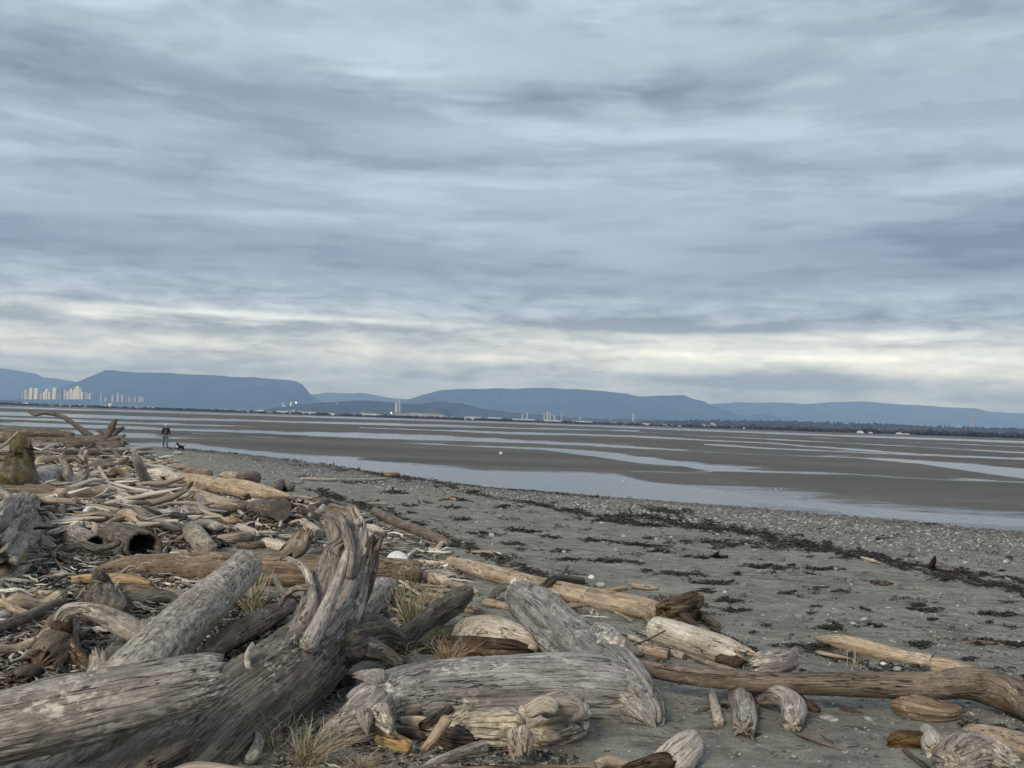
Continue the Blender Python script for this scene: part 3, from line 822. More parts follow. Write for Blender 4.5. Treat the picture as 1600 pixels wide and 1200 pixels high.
build_ridge('gravel_mound', 4300, [(605, 650), (618, 646), (640, 645), (670, 645.5), (690, 647), (704, 652)], 90, ridge_mat('pale_gravel', (.22, .19, .15), (.34, .30, .25), .02), 61, 1, base=2, n=60, m=9)
# street or flood lamps glinting over there are too small to build beyond these two masts
for x, y, s_ in ((464, 629, 'tall light mast glinting beside the left skyline towers'), (613, 645, 'low light mast glinting on the centre far shore')):
    D = 5200.; wx = (x - 800) / 1600 * D; zt = float(sky_h(x, y, D))
    r_ = empty('light_mast', (wx, D, 3)); tag(r_, s_, 'lamp', 'glinting light masts')
    mb = MB(); mb.box((wx, D, 3 + (zt - 3) / 2), (1.0, 1.0, zt - 3)); mb.build('pole', M['fargrey'], r_, loc=(wx, D, 3))
    me_, t_, b_ = new_mat('lamp_glow'); b_.inputs['Emission Color'].default_value = (1, .97, .9, 1); b_.inputs['Emission Strength'].default_value = 2.2
    mb = MB(); mb.box((wx, D, zt), (5, 3, 5)); mb.build('lamp_head', me_, r_, loc=(wx, D, zt))

# ---- suburbs: thousands of roofs and walls too small to tell apart
def suburbs():
    V, F = [], []; nv = 0; cols = []
    bf = [(0, 1, 3, 2), (4, 6, 7, 5), (0, 4, 5, 1), (2, 3, 7, 6), (0, 2, 6, 4), (1, 5, 7, 3)]
    bv = np.array([(x, y, z) for x in (-1, 1) for y in (-1, 1) for z in (0, 1)], float) * np.array([.5, .5, 1])
    for i in range(2600):
        px = RNG.choice([RNG.uniform(-100, 700), RNG.uniform(430, 1130), RNG.uniform(1000, 1750)], p=[.4, .45, .15])
        D = RNG.uniform(4200, 9200)
        if vnoise(px / 26.0, D / 900.0, 0, 8) < -.1: continue
        hill = np.interp(px, [-300, 0, 140, 400, 430, 520, 560, 620, 700, 800, 1000, 1200], [621, 625, 633, 642, 638, 627, 625.5, 627, 634, 645, 655, 662])
        Hh = max(3.0, float(sky_h(px, hill, 10500)) * .8 * sstep(8400, 10500, D)) if D > 8400 else 3.0
        w = RNG.uniform(7, 20); h = RNG.uniform(4, 11) * (2.0 if RNG.random() < .07 else 1)
        V.append(bv * np.array([w, w * .7, h]) + np.array([(px - 800) / 1600 * D, D, Hh])); F += [tuple(k + nv for k in q) for q in bf]; nv += 8
        c = np.array([(.36, .36, .35), (.22, .21, .20), (.30, .25, .22), (.52, .51, .49)][RNG.integers(4)]); cols.append(np.tile(c, (8, 1)))
    m, t, b = new_mat('far_suburb_walls'); t.put(b, 'Base Color', t.new('ShaderNodeAttribute', attribute_name='tint').outputs['Vector']); b.inputs['Roughness'].default_value = .9
    o = mesh_obj('far_suburbs', np.concatenate(V), F, m, smooth=False, attrs={'tint': np.concatenate(cols)})
    tag(o, 'faint sprinkling of distant houses along the foot of the hills', 'houses', kind='stuff')
suburbs()

# ---- haze
def haze():
    m = bpy.data.materials.new('haze'); m.use_nodes = True
    t = NT(m.node_tree); t.n.clear()
    out = t.new('ShaderNodeOutputMaterial')
    v = t.new('ShaderNodeVolumePrincipled')
    v.inputs['Color'].default_value = (.33, .56, 1.0, 1)
    v.inputs['Absorption Color'].default_value = (1, 1, 1, 1)
    v.inputs['Density'].default_value = 5.2e-5
    v.inputs['Anisotropy'].default_value = 0.0
    t.l.new(v.outputs[0], out.inputs['Volume'])
    mb = MB(); mb.box((0, 14500, 498), (64000, 35000, 1004))
    o = mb.build('haze', m, smooth=False)
    tag(o, 'pale blue haze in the air over the bay', 'haze', kind='stuff')
    o.display_type = 'BOUNDS'
haze()

# ================================================================== DRIFTWOOD
def catmull(P, n):
    P = np.asarray(P, float)
    if len(P) == 2:
        t = np.linspace(0, 1, n)[:, None]
        return P[0] * (1 - t) + P[1] * t
    Q = np.concatenate([[2 * P[0] - P[1]], P, [2 * P[-1] - P[-2]]])
    seg = np.linalg.norm(np.diff(P[:, :3], axis=0), axis=1) + 1e-6
    cum = np.concatenate([[0], np.cumsum(seg)])
    s = np.linspace(0, cum[-1], n)
    i = np.clip(np.searchsorted(cum, s, side='right') - 1, 0, len(P) - 2)
    t = ((s - cum[i]) / seg[i])[:, None]
    a, b, c, d = Q[i], Q[i + 1], Q[i + 2], Q[i + 3]
    out = 0.5 * (2 * b + (c - a) * t + (2 * a - 5 * b + 4 * c - d) * t ** 2 + (3 * b - 3 * c + d - a) * t ** 3)
    return out
def tube_geo(P, R, nr=40, nc=20, seed=0, lump=0.10, ridge=0.05, ends=('saw', 'saw'), flat=(1, 1), ridge_k=3.0, twist=0.0, notch=0.0, rough=0.035):
    """a piece of wood round a centre line. returns verts, quads, grain coordinates, end data"""
    P = np.asarray(P, float); R = np.asarray(R, float)
    PR = catmull(np.concatenate([P, R[:, None]], 1), nr)
    C = PR[:, :3]; r = np.maximum(PR[:, 3], 0.0015)
    T = np.gradient(C, axis=0); T /= np.linalg.norm(T, axis=1)[:, None] + 1e-9
    up = np.array([0, 0, 1.0])
    if abs(T.mean(0)[2]) > 0.85 * np.linalg.norm(T.mean(0)): up = np.array([0.3, -1.0, 0.1])
    N = np.cross(T, up); N /= np.linalg.norm(N, axis=1)[:, None] + 1e-9
    for k in range(1, nr):                       # keep the frame from flipping
        if np.dot(N[k], N[k - 1]) < 0: N[k] = -N[k]
    B = np.cross(N, T)
    s = np.concatenate([[0], np.cumsum(np.linalg.norm(np.diff(C, axis=0), axis=1))])
    L = s[-1]; rm = float(r.mean())
    th = np.linspace(0, 2 * math.pi, nc, endpoint=False)
    S, TH = np.meshgrid(s, th, indexing='ij')
    RR = np.repeat(r[:, None], nc, 1)
    o = seed * 3.71
    THt = TH + twist * S / max(rm, 1e-3)
    cx, sx = np.cos(THt), np.sin(THt)
    lo = fbm(cx * 0.9 + o, sx * 0.9, S / (rm * 4.5), 3, seed)
    rd = fbm(cx * ridge_k + o, sx * ridge_k, S / (rm * 9), 3, seed + 3)
    rd2 = np.abs(fbm(cx * ridge_k * 0.8 + o, sx * ridge_k * 0.8, S / (rm * 12), 2, seed + 7))
    disp = 1 + lump * lo * 1.6 + ridge * rd * 1.6 - notch * 1.5 * sstep(0.075, 0.0, rd2)
    RAD = RR * disp
    RAD = RAD + RR * rough * fbm(cx * 7 * np.maximum(rm / .1, .5) + o, sx * 7 * np.maximum(rm / .1, .5), S * 18, 3, seed + 31)
    sh = np.zeros_like(S); endf = np.ones_like(S)
    info = {}
    for e, kind in ((0, ends[0]), (1, ends[1])):
        dist = S if e == 0 else (L - S)
        sign = 1.0 if e == 0 else -1.0
        if kind == 'round':
            q = np.clip(dist / (r[0 if e == 0 else -1] * 0.8), 0, 1)
            q2 = np.sqrt(np.clip(1 - (1 - q) ** 2, 0.03, 1)); RAD = RAD * q2; endf = endf * q2
        elif kind == 'worn':
            q = np.clip(dist / (r[0 if e == 0 else -1] * 0.4), 0, 1)
            RAD = RAD * (0.74 + 0.26 * q)
            jag = fbm(cx * 2 + o, sx * 2, e * 9.0, 3, seed + 13)
            sh = sh + sign * rm * 0.35 * jag * np.exp(-dist / (rm * 0.9))
        elif kind == 'broken':
            jag = fbm(cx * 3.2 + o, sx * 3.2, e * 7.0, 4, seed + 17, 0.7)
            sh = sh + sign * rm * 1.7 * (jag + 0.25) * np.exp(-dist / (rm * 1.3))
            RAD = RAD * (1 - 0.22 * np.exp(-dist / (rm * 0.7)) * (0.5 + jag))
        elif kind == 'chop':
            q = np.clip(dist / (r[0 if e == 0 else -1] * 0.35), 0, 1)
            RAD = RAD * (0.84 + 0.16 * q)
            jag = fbm(cx * 2.6 + o, sx * 2.6, e * 5.0, 4, seed + 23, .65)
            sh = sh + sign * rm * 0.75 * jag * np.exp(-dist / (rm * 0.8))
        elif kind == 'point':
            q = np.clip(dist / (r[0 if e == 0 else -1] * 5.0), 0, 1)
            RAD = RAD * (0.12 + 0.88 * q ** 0.7)
    V = C[:, None, :] + (N[:, None, :] * (np.cos(TH) * flat[0])[..., None] + B[:, None, :] * (np.sin(TH) * flat[1])[..., None]) * RAD[..., None] + T[:, None, :] * sh[..., None]
    GR_ = RR * endf
    G = np.stack([cx * GR_, sx * GR_, S + sh], -1) + np.array([seed * 1.37 % 11, seed * 0.73 % 7, seed * 2.1 % 13])
    v = V.reshape(-1, 3); g = G.reshape(-1, 3)
    f = [tuple(q) for q in grid_faces(nr, nc, True)]
    v = list(map(tuple, v)); g = list(map(tuple, g))
    for e, kind in ((0, ends[0]), (1, ends[1])):
        row = 0 if e == 0 else nr - 1
        idx = [row * nc + j for j in range(nc)]
        ring = np.array([v[i] for i in idx]); cen = ring.mean(0)
        tdir = -T[0] if e == 0 else T[-1]
        rr_ = r[0 if e == 0 else -1]
        if kind == 'hollow':
            prev = idx
            for q, (k, d) in enumerate(((0.80, -0.05), (0.74, -0.8), (0.6, -2.6), (0.3, -3.6))):
                nv = cen + (ring - cen) * k * (1 + 0.06 * np.sin(np.arange(nc) * 2.1 + q)[:, None]) + tdir * d * rr_
                st = len(v); v += list(map(tuple, nv)); g += [tuple(np.array(g[i]) * 0.97) for i in idx]
                cur = list(range(st, st + nc))
                for j in range(nc):
                    a, b = prev[j], prev[(j + 1) % nc]; c_, d_ = cur[(j + 1) % nc], cur[j]
                    f.append((a, b, c_, d_) if e == 1 else (d_, c_, b, a))
                prev = cur
            idx = prev; depth = -3.8
        elif kind == 'broken':
            prev = idx
            for q, (k, d) in enumerate(((0.66, -0.30), (0.36, 0.25))):
                jj = fbm(np.cos(th) * 3 * k + q * 5, np.sin(th) * 3 * k, seed, 3, seed + 40 + q)
                nv = cen + (ring - cen) * k + tdir * rr_ * (d + 0.9 * jj[:, None])
                st = len(v); v += list(map(tuple, nv)); g += [tuple(np.array(g[i])) for i in idx]
                cur = list(range(st, st + nc))
                for j in range(nc):
                    a, b = prev[j], prev[(j + 1) % nc]; c_, d_ = cur[(j + 1) % nc], cur[j]
                    f.append((a, b, c_, d_) if e == 1 else (d_, c_, b, a))
                prev = cur
            idx = prev; depth = 0.1
        else:
            depth = 0.03
        v.append(tuple(np.array([v[i] for i in idx]).mean(0) + tdir * depth * rr_ * (0 if kind == 'hollow' else 1)))
        g.append(tuple(np.array([g[i] for i in idx]).mean(0)))
        cI = len(v) - 1
        for j in range(nc):
            a, b = idx[j], idx[(j + 1) % nc]
            f.append((a, b, cI) if e == 1 else (b, a, cI))
        info[e] = (cen, tdir, ring, rr_)
    return np.array(v), f, np.array(g), info
SEED = [100]
def nseed():
    SEED[0] += 1; return SEED[0]
def wood_piece(name, P, R, mat, parent=None, loc=None, res=None, cut=(0, 0), **kw):
    """one mesh of wood; cut adds the sawn face as its own part"""
    R = np.asarray(R, float)
    Ln = float(np.linalg.norm(np.diff(np.asarray(P, float), axis=0), axis=1).sum())
    if res is None:
        dist = max(2.0, float(np.asarray(P)[:, 1].mean()))
        rp = R.max() * FPX / dist
        nc = int(np.clip(rp * 1.9, 8, 104)); nr = int(np.clip(Ln * FPX / dist / 3.6, 5, 210))
    else: nr, nc = res
    sd = kw.pop('seed', None) or nseed()
    v, f, g, info = tube_geo(P, R, nr, nc, sd, **kw)
    o = mesh_obj(name, v, f, M[mat] if isinstance(mat, str) else mat, parent, True, {'grain': g}, loc)
    if cut[0] or cut[1]:
        base = parent if parent is not None else o
        for e in (0, 1):
            if not cut[e]: continue
            cen, td, ring, rr_ = info[e]
            n = len(ring)
            rg = cen + (ring - cen) * 0.965 + td * rr_ * 0.045 + 0
            lo = cen + (ring - cen) * 0.965 - td * rr_ * 0.05
            mid = cen + (ring - cen) * 0.5 + td * rr_ * 0.052
            vv = np.concatenate([lo, rg, mid, [cen + td * rr_ * 0.05]])
            ff = []
            for j in range(n):
                k = (j + 1) % n
                ff += [(j, k, n + k, n + j), (n + j, n + k, 2 * n + k, 2 * n + j), (2 * n + j, 2 * n + k, 3 * n)]
            if e == 0: ff = [tuple(reversed(q)) for q in ff]
            u = np.cross(td, [0, 0, 1.0]); u /= np.linalg.norm(u) + 1e-9; w = np.cross(u, td)
            gg = np.stack([(vv - cen) @ u, (vv - cen) @ w, (vv - cen) @ td + sd], -1)
            c_ = mesh_obj('cut_end', vv, ff, M['end'], base if parent is not None else o, False, {'grain': gg}, loc)
            if parent is None and loc is None: pass
    return o
def place(pts):
    """(px, py, r_px, lift[, depth]) -> world centre and radius; the underside rests on the beach plus lift"""
    P, R = [], []
    for p in pts:
        px, py, r = p[:3]
        if len(p) == 5:
            d = p[4]; c = rays(px, py) * d + np.array([0, 0, CZ])
        else:
            _, t = hit(px, py + r * 0.92, p[3]); d = float(t[0]) + 0.6 * r / FPX * float(t[0])
            c = rays(px, py) * d + np.array([0, 0, CZ])
        P.append(c); R.append(r * d / FPX)
    return np.array(P), np.array(R)
LAND = []
def short(label):
    w = label.split(); out = []
    for k in w:
        if k in ('sloping', 'with', 'lying', 'in', 'on', 'at', 'beside', 'behind', 'above', 'below', 'under', 'beneath', 'from', 'to', 'left', 'right', 'of', 'resting', 'across', 'jutting', 'whose', 'emerging', 'pointing', 'standing', 'leaning', 'running', 'against', 'crossed', 'filling', 'rising', 'slanting', 'crosswise', 'bending', 'near', 'tucked', 'half', 'over', 'next', 'propped', 'wedged', 'continuing', 'poking', 'sweeping', 'just', 'out', 'behind,') and len(out) >= 2: break
        out.append(k.strip(','))
    return ' '.join(out[:6])
def log(label, pts, mat='silver', group=None, cut=(0, 0), stubs=(), name='driftwood_log', cat='driftwood', **kw):
    P, R = place(pts)
    loc = P.mean(0); loc[2] = P[:, 2].min() - R.mean()
    LAND.append((short(label), P.mean(0), pts[len(pts) // 2][0], float(R.max())))
    root = empty(name, loc); tag(root, label, cat, group)
    if 'ends' in kw: kw['ends'] = tuple('chop' if e == 'round' else e for e in kw['ends'])
    wood_piece('trunk', P, R, mat, root, loc, cut=cut, **kw)
    for sb in stubs:                                     # short broken branches: (u along, angle, length in r, thickness in r)
        u, an, ln, tk = sb
        i = u * (len(P) - 1); k = min(int(i), len(P) - 2); t = i - k
        c = P[k] * (1 - t) + P[k + 1] * t; r = R[k] * (1 - t) + R[k + 1] * t
        T = P[k + 1] - P[k]; T /= np.linalg.norm(T)
        Nn = np.cross(T, [0, 0, 1.0]); Nn /= np.linalg.norm(Nn) + 1e-9; Bb = np.cross(Nn, T)
        d = Nn * math.cos(an) + Bb * math.sin(an)
        wood_piece('branch_stub', [c + d * r * .5, c + d * r * (1 + ln * .5) + T * r * .1 * ln, c + d * r * (1 + ln) + T * r * .35 * ln], [r * tk * 1.35, r * tk, r * tk * .7], mat, root, loc, ends=('saw', 'broken'))
    return root
def multi(label, pieces, name='driftwood_root', cat='driftwood', group=None):
    """one thing of several grown-together members: (part name, pts, mat, kwargs)"""
    built = []
    for pn, pts, mat, kw in pieces:
        P, R = place(pts); built.append((pn, P, R, mat, dict(kw)))
    allP = np.concatenate([b[1] for b in built])
    loc = allP.mean(0); loc[2] = allP[:, 2].min()
    LAND.append((short(label), built[0][1].mean(0), 0, float(built[0][2].max())))
    root = empty(name, loc); tag(root, label, cat, group)
    for pn, P, R, mat, kw in built:
        wood_piece(pn, P, R, mat, root, loc, **kw)
    return root

# ---- the big pieces in front
log('silver grey cracked log sloping in from the bottom left corner on top of the pile',
    [(-190, 1185, 60, .2, 4.1), (-60, 1150, 57, .3, 4.2), (110, 1112, 56, .3, 4.35), (240, 1082, 50, .3, 4.5), (340, 1058, 41, .3, 4.65)],
    'silver', ends=('worn', 'chop'), lump=.035, ridge=.03, notch=.05)
log('mottled grey log sloping up from under the big corner log to a rounded upper end',
    [(-60, 1290, 66, .1, 4.4), (100, 1175, 56, .1, 4.9), (210, 1055, 46, .1, 5.6), (302, 963, 36, .1, 6.7), (386, 884, 26, .1, 8.4)],
    'mottled', ends=('saw', 'chop'), lump=.05, ridge=.03, notch=.03)
multi('huge dark grey root bole with a twisted upright flare left of the centre', [
    ('trunk', [(190, 1290, 92, 0, 4.5), (322, 1165, 82, 0, 5.1), (440, 1068, 70, 0, 5.8), (512, 992, 54, 0, 6.45), (535, 925, 38, 0, 6.9), (545, 870, 27, 0, 7.0)], 'dark', dict(ends=('saw', 'round'), lump=.09, ridge=.07, notch=.09, seed=204)),
    ('root', [(400, 1090, 36, 0, 5.5), (480, 1000, 36, 0, 6.1), (505, 930, 28, 0, 6.4), (520, 880, 21, 0, 6.55), (527, 845, 17, 0, 6.6), (518, 818, 14, 0, 6.62), (503, 803, 9, 0, 6.64)], 'silver', dict(ends=('round', 'broken'), lump=.08, ridge=.14, notch=.2, ridge_k=4, seed=211)),
    ('root', [(450, 1060, 44, 0, 5.95), (530, 960, 32, 0, 6.35), (556, 895, 23, 0, 6.5), (561, 850, 17, 0, 6.55), (556, 818, 15, 0, 6.6), (543, 795, 12, 0, 6.62)], 'silver', dict(ends=('round', 'broken'), lump=.08, ridge=.16, notch=.24, ridge_k=4, seed=212)),
    ('root', [(520, 985, 30, 0, 6.35), (560, 925, 20, 0, 6.5), (577, 880, 14, 0, 6.55), (581, 852, 10, 0, 6.52), (590, 838, 6, 0, 6.5)], 'dark', dict(ends=('round', 'broken'), lump=.15, ridge=.18, notch=.2)),
    ('root', [(548, 905, 13, 0, 6.38), (549, 865, 9, 0, 6.4), (541, 830, 8, 0, 6.42), (531, 806, 6, 0, 6.45), (520, 797, 4, 0, 6.45)], 'silver', dict(ends=('round', 'broken'), ridge=.14, notch=.15)),
    ('root', [(478, 1015, 16, 0, 5.72), (512, 945, 11, 0, 6.05), (534, 890, 8, 0, 6.2), (545, 850, 6, 0, 6.3)], 'silver', dict(ends=('round', 'point'), ridge=.14, notch=.15)),
    ('root', [(515, 1010, 44, 0, 6.15), (575, 992, 32, 0, 6.6), (618, 1002, 20, 0, 6.9), (640, 1020, 10, 0, 7.0)], 'dark', dict(ends=('round', 'broken'), ridge=.1, notch=.12)),
    ('root', [(560, 1010, 20, 0, 6.3), (600, 1022, 13, 0, 6.4), (630, 1040, 6, 0, 6.4)], 'dark', dict(ends=('round', 'broken'), ridge=.12)),
    ('root', [(474, 985, 14, 0, 6.0), (488, 945, 10, 0, 6.15), (485, 910, 7, 0, 6.25), (472, 886, 6, 0, 6.35), (448, 872, 5, 0, 6.45)], 'silver', dict(ends=('round', 'broken'), lump=.12)),
    ('root', [(487, 918, 7, 0, 6.2), (464, 919, 5, 0, 6.25), (446, 931, 5, 0, 6.3), (438, 948, 3, 0, 6.3)], 'dark', dict(ends=('round', 'broken'))),
    ('root', [(447, 932, 4, 0, 6.3), (434, 912, 5, 0, 6.3), (430, 896, 3, 0, 6.3)], 'silver', dict(ends=('round', 'broken'), lump=.15)),
    ('splinter', [(392, 1060, 5, 0, 5.35), (386, 1030, 5, 0, 5.4), (390, 1008, 2, 0, 5.45)], 'silver', dict(ends=('round', 'broken'))),
    ('splinter', [(588, 862, 5, 0, 6.45), (594, 846, 4, 0, 6.45), (597, 832, 2, 0, 6.45)], 'dark', dict(ends=('round', 'broken'))),
    ('splinter', [(497, 808, 4, 0, 6.6), (488, 800, 3, 0, 6.6), (482, 790, 1.5, 0, 6.6)], 'dark', dict(ends=('round', 'broken'))),
])
multi('broad blue grey bole with splayed right end lying on sand in the centre foreground', [
    ('trunk', [(565, 1112, 36, -.05), (640, 1088, 50, -.05), (760, 1079, 55, -.05), (870, 1077, 57, -.05), (940, 1080, 56, -.05), (990, 1090, 42, -.05)], 'blue', dict(ends=('chop', 'round'), lump=.07, ridge=.03, notch=.05, flat=(1.15, 1.0), seed=301)),
    ('root', [(810, 924, 20, 0, 8.5), (838, 955, 36, 0, 7.8), (885, 1000, 42, 0, 7.25), (936, 1044, 46, 0, 6.6), (984, 1084, 43, 0, 6.08), (1010, 1112, 31, 0, 5.88), (1024, 1136, 15, 0, 5.8)], 'blue', dict(ends=('chop', 'chop'), lump=.10, ridge=.10, notch=.16, ridge_k=3.4, seed=305)),
    ('root', [(960, 1030, 34, -.04, 6.4), (940, 995, 22, -.04, 6.9), (925, 985, 10, -.04, 7.1)], 'silver', dict(ends=('round', 'broken'), ridge=.1, lump=.15)),
    ('root', [(600, 1090, 38, -.04, 5.5), (560, 1130, 34, -.04, 5.3), (520, 1150, 20, -.04, 5.25), (500, 1165, 9, -.05, 5.2)], 'silver', dict(ends=('round', 'broken'), lump=.1, ridge=.1, notch=.1)),
    ('root', [(600, 1066, 20, -.04, 5.7), (572, 1056, 10, -.04, 5.8), (552, 1055, 4, -.04, 5.85)], 'blue', dict(ends=('round', 'broken'), ridge=.12)),
    ('root', [(585, 1105, 22, -.04, 5.2), (603, 1128, 14, -.04, 5.15), (612, 1142, 7, -.04, 5.1)], 'silver', dict(ends=('round', 'broken'), ridge=.12, notch=.1)),
    ('root', [(567, 1108, 18, -.04, 5.15), (572, 1135, 9, -.04, 5.1), (574, 1150, 4, -.04, 5.08)], 'silver', dict(ends=('round', 'point'), ridge=.12)),
    ('branch_stub', [(808, 950, 12, 0, 8.3), (804, 925, 9, 0, 8.4), (806, 906, 8, 0, 8.5)], 'bleach', dict(ends=('round', 'worn'))),
])
multi('pale knotted driftwood block with hollows in front of the broad grey bole', [
    ('trunk', [(672, 1152, 20, 0), (720, 1140, 30, -.01), (770, 1140, 32, -.01), (820, 1140, 30, 0)], 'mottled', dict(ends=('broken', 'round'), lump=.3, ridge=.16, notch=.3, rough=.08)),
    ('knot', [(815, 1140, 32, 0), (850, 1130, 38, 0), (885, 1122, 36, 0), (905, 1118, 22, 0.02)], 'mottled', dict(ends=('round', 'chop'), lump=.34, ridge=.2, notch=.4, rough=.08)),
    ('knot', [(840, 1110, 15, 0, 5.15), (868, 1100, 18, 0, 5.15), (893, 1105, 16, 0, 5.2), (906, 1125, 12, 0, 5.2)], 'bleach', dict(ends=('round', 'round'), lump=.15, ridge=.14, notch=.15)),
    ('knot', [(822, 1115, 12, 0, 5.05), (850, 1101, 14, 0, 5.03), (873, 1108, 10, 0, 5.02)], 'bleach', dict(ends=('round', 'round'), lump=.1, ridge=.16, notch=.15)),
    ('root', [(815, 1140, 24, 0, 5.0), (812, 1168, 19, 0, 4.9), (815, 1186, 13, 0, 4.85)], 'tan', dict(ends=('round', 'broken'), ridge=.12)),
    ('root', [(700, 1120, 10, 0, 5.1), (680, 1150, 8, 0, 5.0), (662, 1172, 7, 0, 4.95)], 'tan', dict(ends=('round', 'worn'))),
])
log('dark rotten lump under the left end of the pale knotted block', [(690, 1150, 20, -.02), (720, 1160, 22, -.02), (745, 1160, 14, -.02)], 'rotten', ends=('broken', 'broken'), lump=.25, ridge=.2)
log('small yellow weathered log lying on the sand between the bole and the knotted block', [(588, 1150, 11, 0), (612, 1158, 13.5, 0), (640, 1168, 11, 0)], 'yellow', ends=('worn', 'worn'), lump=.05, ridge=.05, notch=.08)
log('rounded grey stick lying on the sand at the bottom centre', [(655, 1200, 6, 0), (700, 1184, 9, 0), (740, 1172, 11.5, 0), (760, 1167, 11, 0)], 'silver', ends=('point', 'worn'), lump=.04)
log('thin brown board-like stick along the bottom edge of the view', [(640, 1206, 6, 0), (760, 1203, 6, 0), (900, 1200, 5, 0), (960, 1201, 3, 0)], 'brown', ends=('worn', 'point'))
for pts, lb, mt in (([(626, 1120, 7, 0.02), (655, 1110, 9, 0.03), (682, 1106, 8, 0.03)], 'curved brown stick resting against the front of the broad grey bole', 'brown'),
                ([(622, 1127, 8, 0), (650, 1128, 10, 0), (675, 1132, 8, 0)], 'stubby brown driftwood chunk beneath the curved brown stick', 'tan'),
                ([(660, 1138, 10, 0), (690, 1118, 9, 0.02), (705, 1106, 6, 0.05)], 'black charred stick wedged beside the pale knotted block', 'rotten'),
                ([(728, 1100, 5, .05), (748, 1107, 6, .04), (770, 1117, 5, .02)], 'short grey stick leaning behind the pale knotted block', 'silver'),
                ([(605, 1143, 7, 0), (640, 1146, 8, 0), (668, 1152, 6, 0)], 'reddish rotten stick beside the small yellow log', 'rotten')):
    log(lb, pts, mt, ends=('broken', 'worn'), lump=.12, ridge=.08, name='driftwood_stick')
multi('bleached grey stump with a brown broken face at the bottom edge right of the centre', [
    ('trunk', [(1082, 1160, 22, 0, 5.3), (1062, 1180, 28, 0, 5.1), (1035, 1205, 30, 0, 4.95)], 'bleach', dict(ends=('round', 'broken'), lump=.08, ridge=.06)),
    ('broken_face', [(1050, 1195, 22, 0, 4.95), (1015, 1197, 17, 0, 4.9), (975, 1205, 10, 0, 4.85)], 'rotten', dict(ends=('round', 'broken'), lump=.25, ridge=.2)),
    ('root', [(985, 1198, 8, 0, 4.9), (950, 1190, 10, 0, 4.9), (930, 1198, 8, 0, 4.85)], 'tan', dict(ends=('round', 'broken')))], name='driftwood_stump')
# ---- right side
log('long slender log with a bend at its right end, resting across others at right',
    [(975, 1035, 12, .12), (1050, 1052, 14, .12), (1150, 1063, 15, .12), (1250, 1068, 17, .13), (1350, 1070, 19, .12), (1450, 1072, 21, .10), (1510, 1068, 25, .09), (1550, 1075, 28, .06), (1600, 1096, 28, .02), (1680, 1140, 27, 0)],
    'brown', ends=('worn', 'saw'), lump=.05, ridge=.02)
log('bark stripped log with a broken near end jutting out under the long slender log', [(1150, 1058, 14, 0), (1156, 1085, 18, 0), (1163, 1115, 20, 0), (1162, 1142, 19, 0)], 'silver', ends=('round', 'broken'), lump=.1, ridge=.08, notch=.06)
log('arched grey log bending down to the sand under the long slender log', [(1170, 1078, 11, 0.0), (1195, 1088, 15, 0.02), (1222, 1088, 17, .07), (1240, 1105, 20, .03), (1238, 1134, 15, 0.0)], 'silver', ends=('chop', 'chop'), lump=.1, ridge=.05)
log('short white stick standing beside the broken ended log', [(1112, 1082, 6, 0), (1118, 1105, 7.5, 0), (1124, 1130, 9, 0)], 'bleach', ends=('worn', 'broken'), lump=.12, name='driftwood_stick')
log('thin dark twig lying left of the short white stick', [(1082, 1114, 3, 0), (1100, 1109, 4, 0), (1112, 1104, 2, 0)], 'dark', ends=('point', 'worn'), name='driftwood_stick')
log('mottled brown chunk beneath the long slender log at right', [(1405, 1100, 17, 0), (1432, 1106, 20, 0), (1465, 1112, 19, 0), (1497, 1112, 12, 0.0)], 'brown', ends=('chop', 'chop'), lump=.25, ridge=.18, seed=77)
log('dark twisted stick with a swollen foot right of the arched log', [(1245, 1082, 4, .05), (1262, 1100, 6, .02), (1278, 1110, 8, 0)], 'rotten', ends=('worn', 'worn'), lump=.2, name='driftwood_stick')
log('thin dark stick stretching right from the foot of the arched log', [(1240, 1145, 3, 0), (1280, 1158, 4, 0), (1315, 1172, 3, 0)], 'dark', ends=('point', 'point'), name='driftwood_stick')
log('small grey brown stick lying flat on open sand at right', [(1312, 1106, 5, 0), (1348, 1113, 4, 0)], 'dark', ends=('worn', 'point'), name='driftwood_stick')
log('tan log on the upper beach at right lying in front of dark weed', [(1272, 997, 9, 0), (1310, 1003, 12, 0), (1350, 1012, 13, 0), (1400, 1024, 11, 0), (1456, 1033, 10, 0)], 'tan', ends=('point', 'saw'), lump=.05, cut=(0, 1))
log('tan log continuing from the sawn end towards the bend of the long slender log', [(1456, 1040, 13, 0), (1485, 1044, 14, 0), (1530, 1056, 12, 0), (1580, 1068, 8, 0)], 'tan', ends=('saw', 'point'), lump=.05, cut=(1, 0))
log('pale splintered plank in the dark weed below the tan log', [(1275, 1018, 5, 0), (1300, 1024, 6, 0), (1335, 1030, 3, 0)], 'tan', ends=('broken', 'point'), flat=(1, .5), name='driftwood_plank')
log('short pale splinter under the sawn end of the tan log', [(1415, 1035, 3, 0), (1440, 1036, 4, 0), (1456, 1041, 3, 0)], 'bleach', ends=('point', 'broken'), flat=(1, .5), name='driftwood_plank')
multi('striated grey wedge of driftwood at the bottom right corner', [
    ('trunk', [(1482, 1190, 30, 0), (1510, 1178, 34, 0), (1550, 1182, 30, 0), (1585, 1200, 22, 0)], 'silver', dict(ends=('chop', 'broken'), lump=.08, ridge=.08, notch=.1)),
    ('root', [(1500, 1160, 10, 0.04), (1512, 1152, 9, 0.04), (1525, 1156, 8, .04)], 'bleach', dict(ends=('round', 'round')))])
log('smooth tan log running out of the frame at the bottom right', [(1508, 1146, 13, 0), (1540, 1150, 17, 0), (1580, 1160, 20, 0), (1660, 1185, 24, 0)], 'tan', ends=('worn', 'saw'), lump=.04)
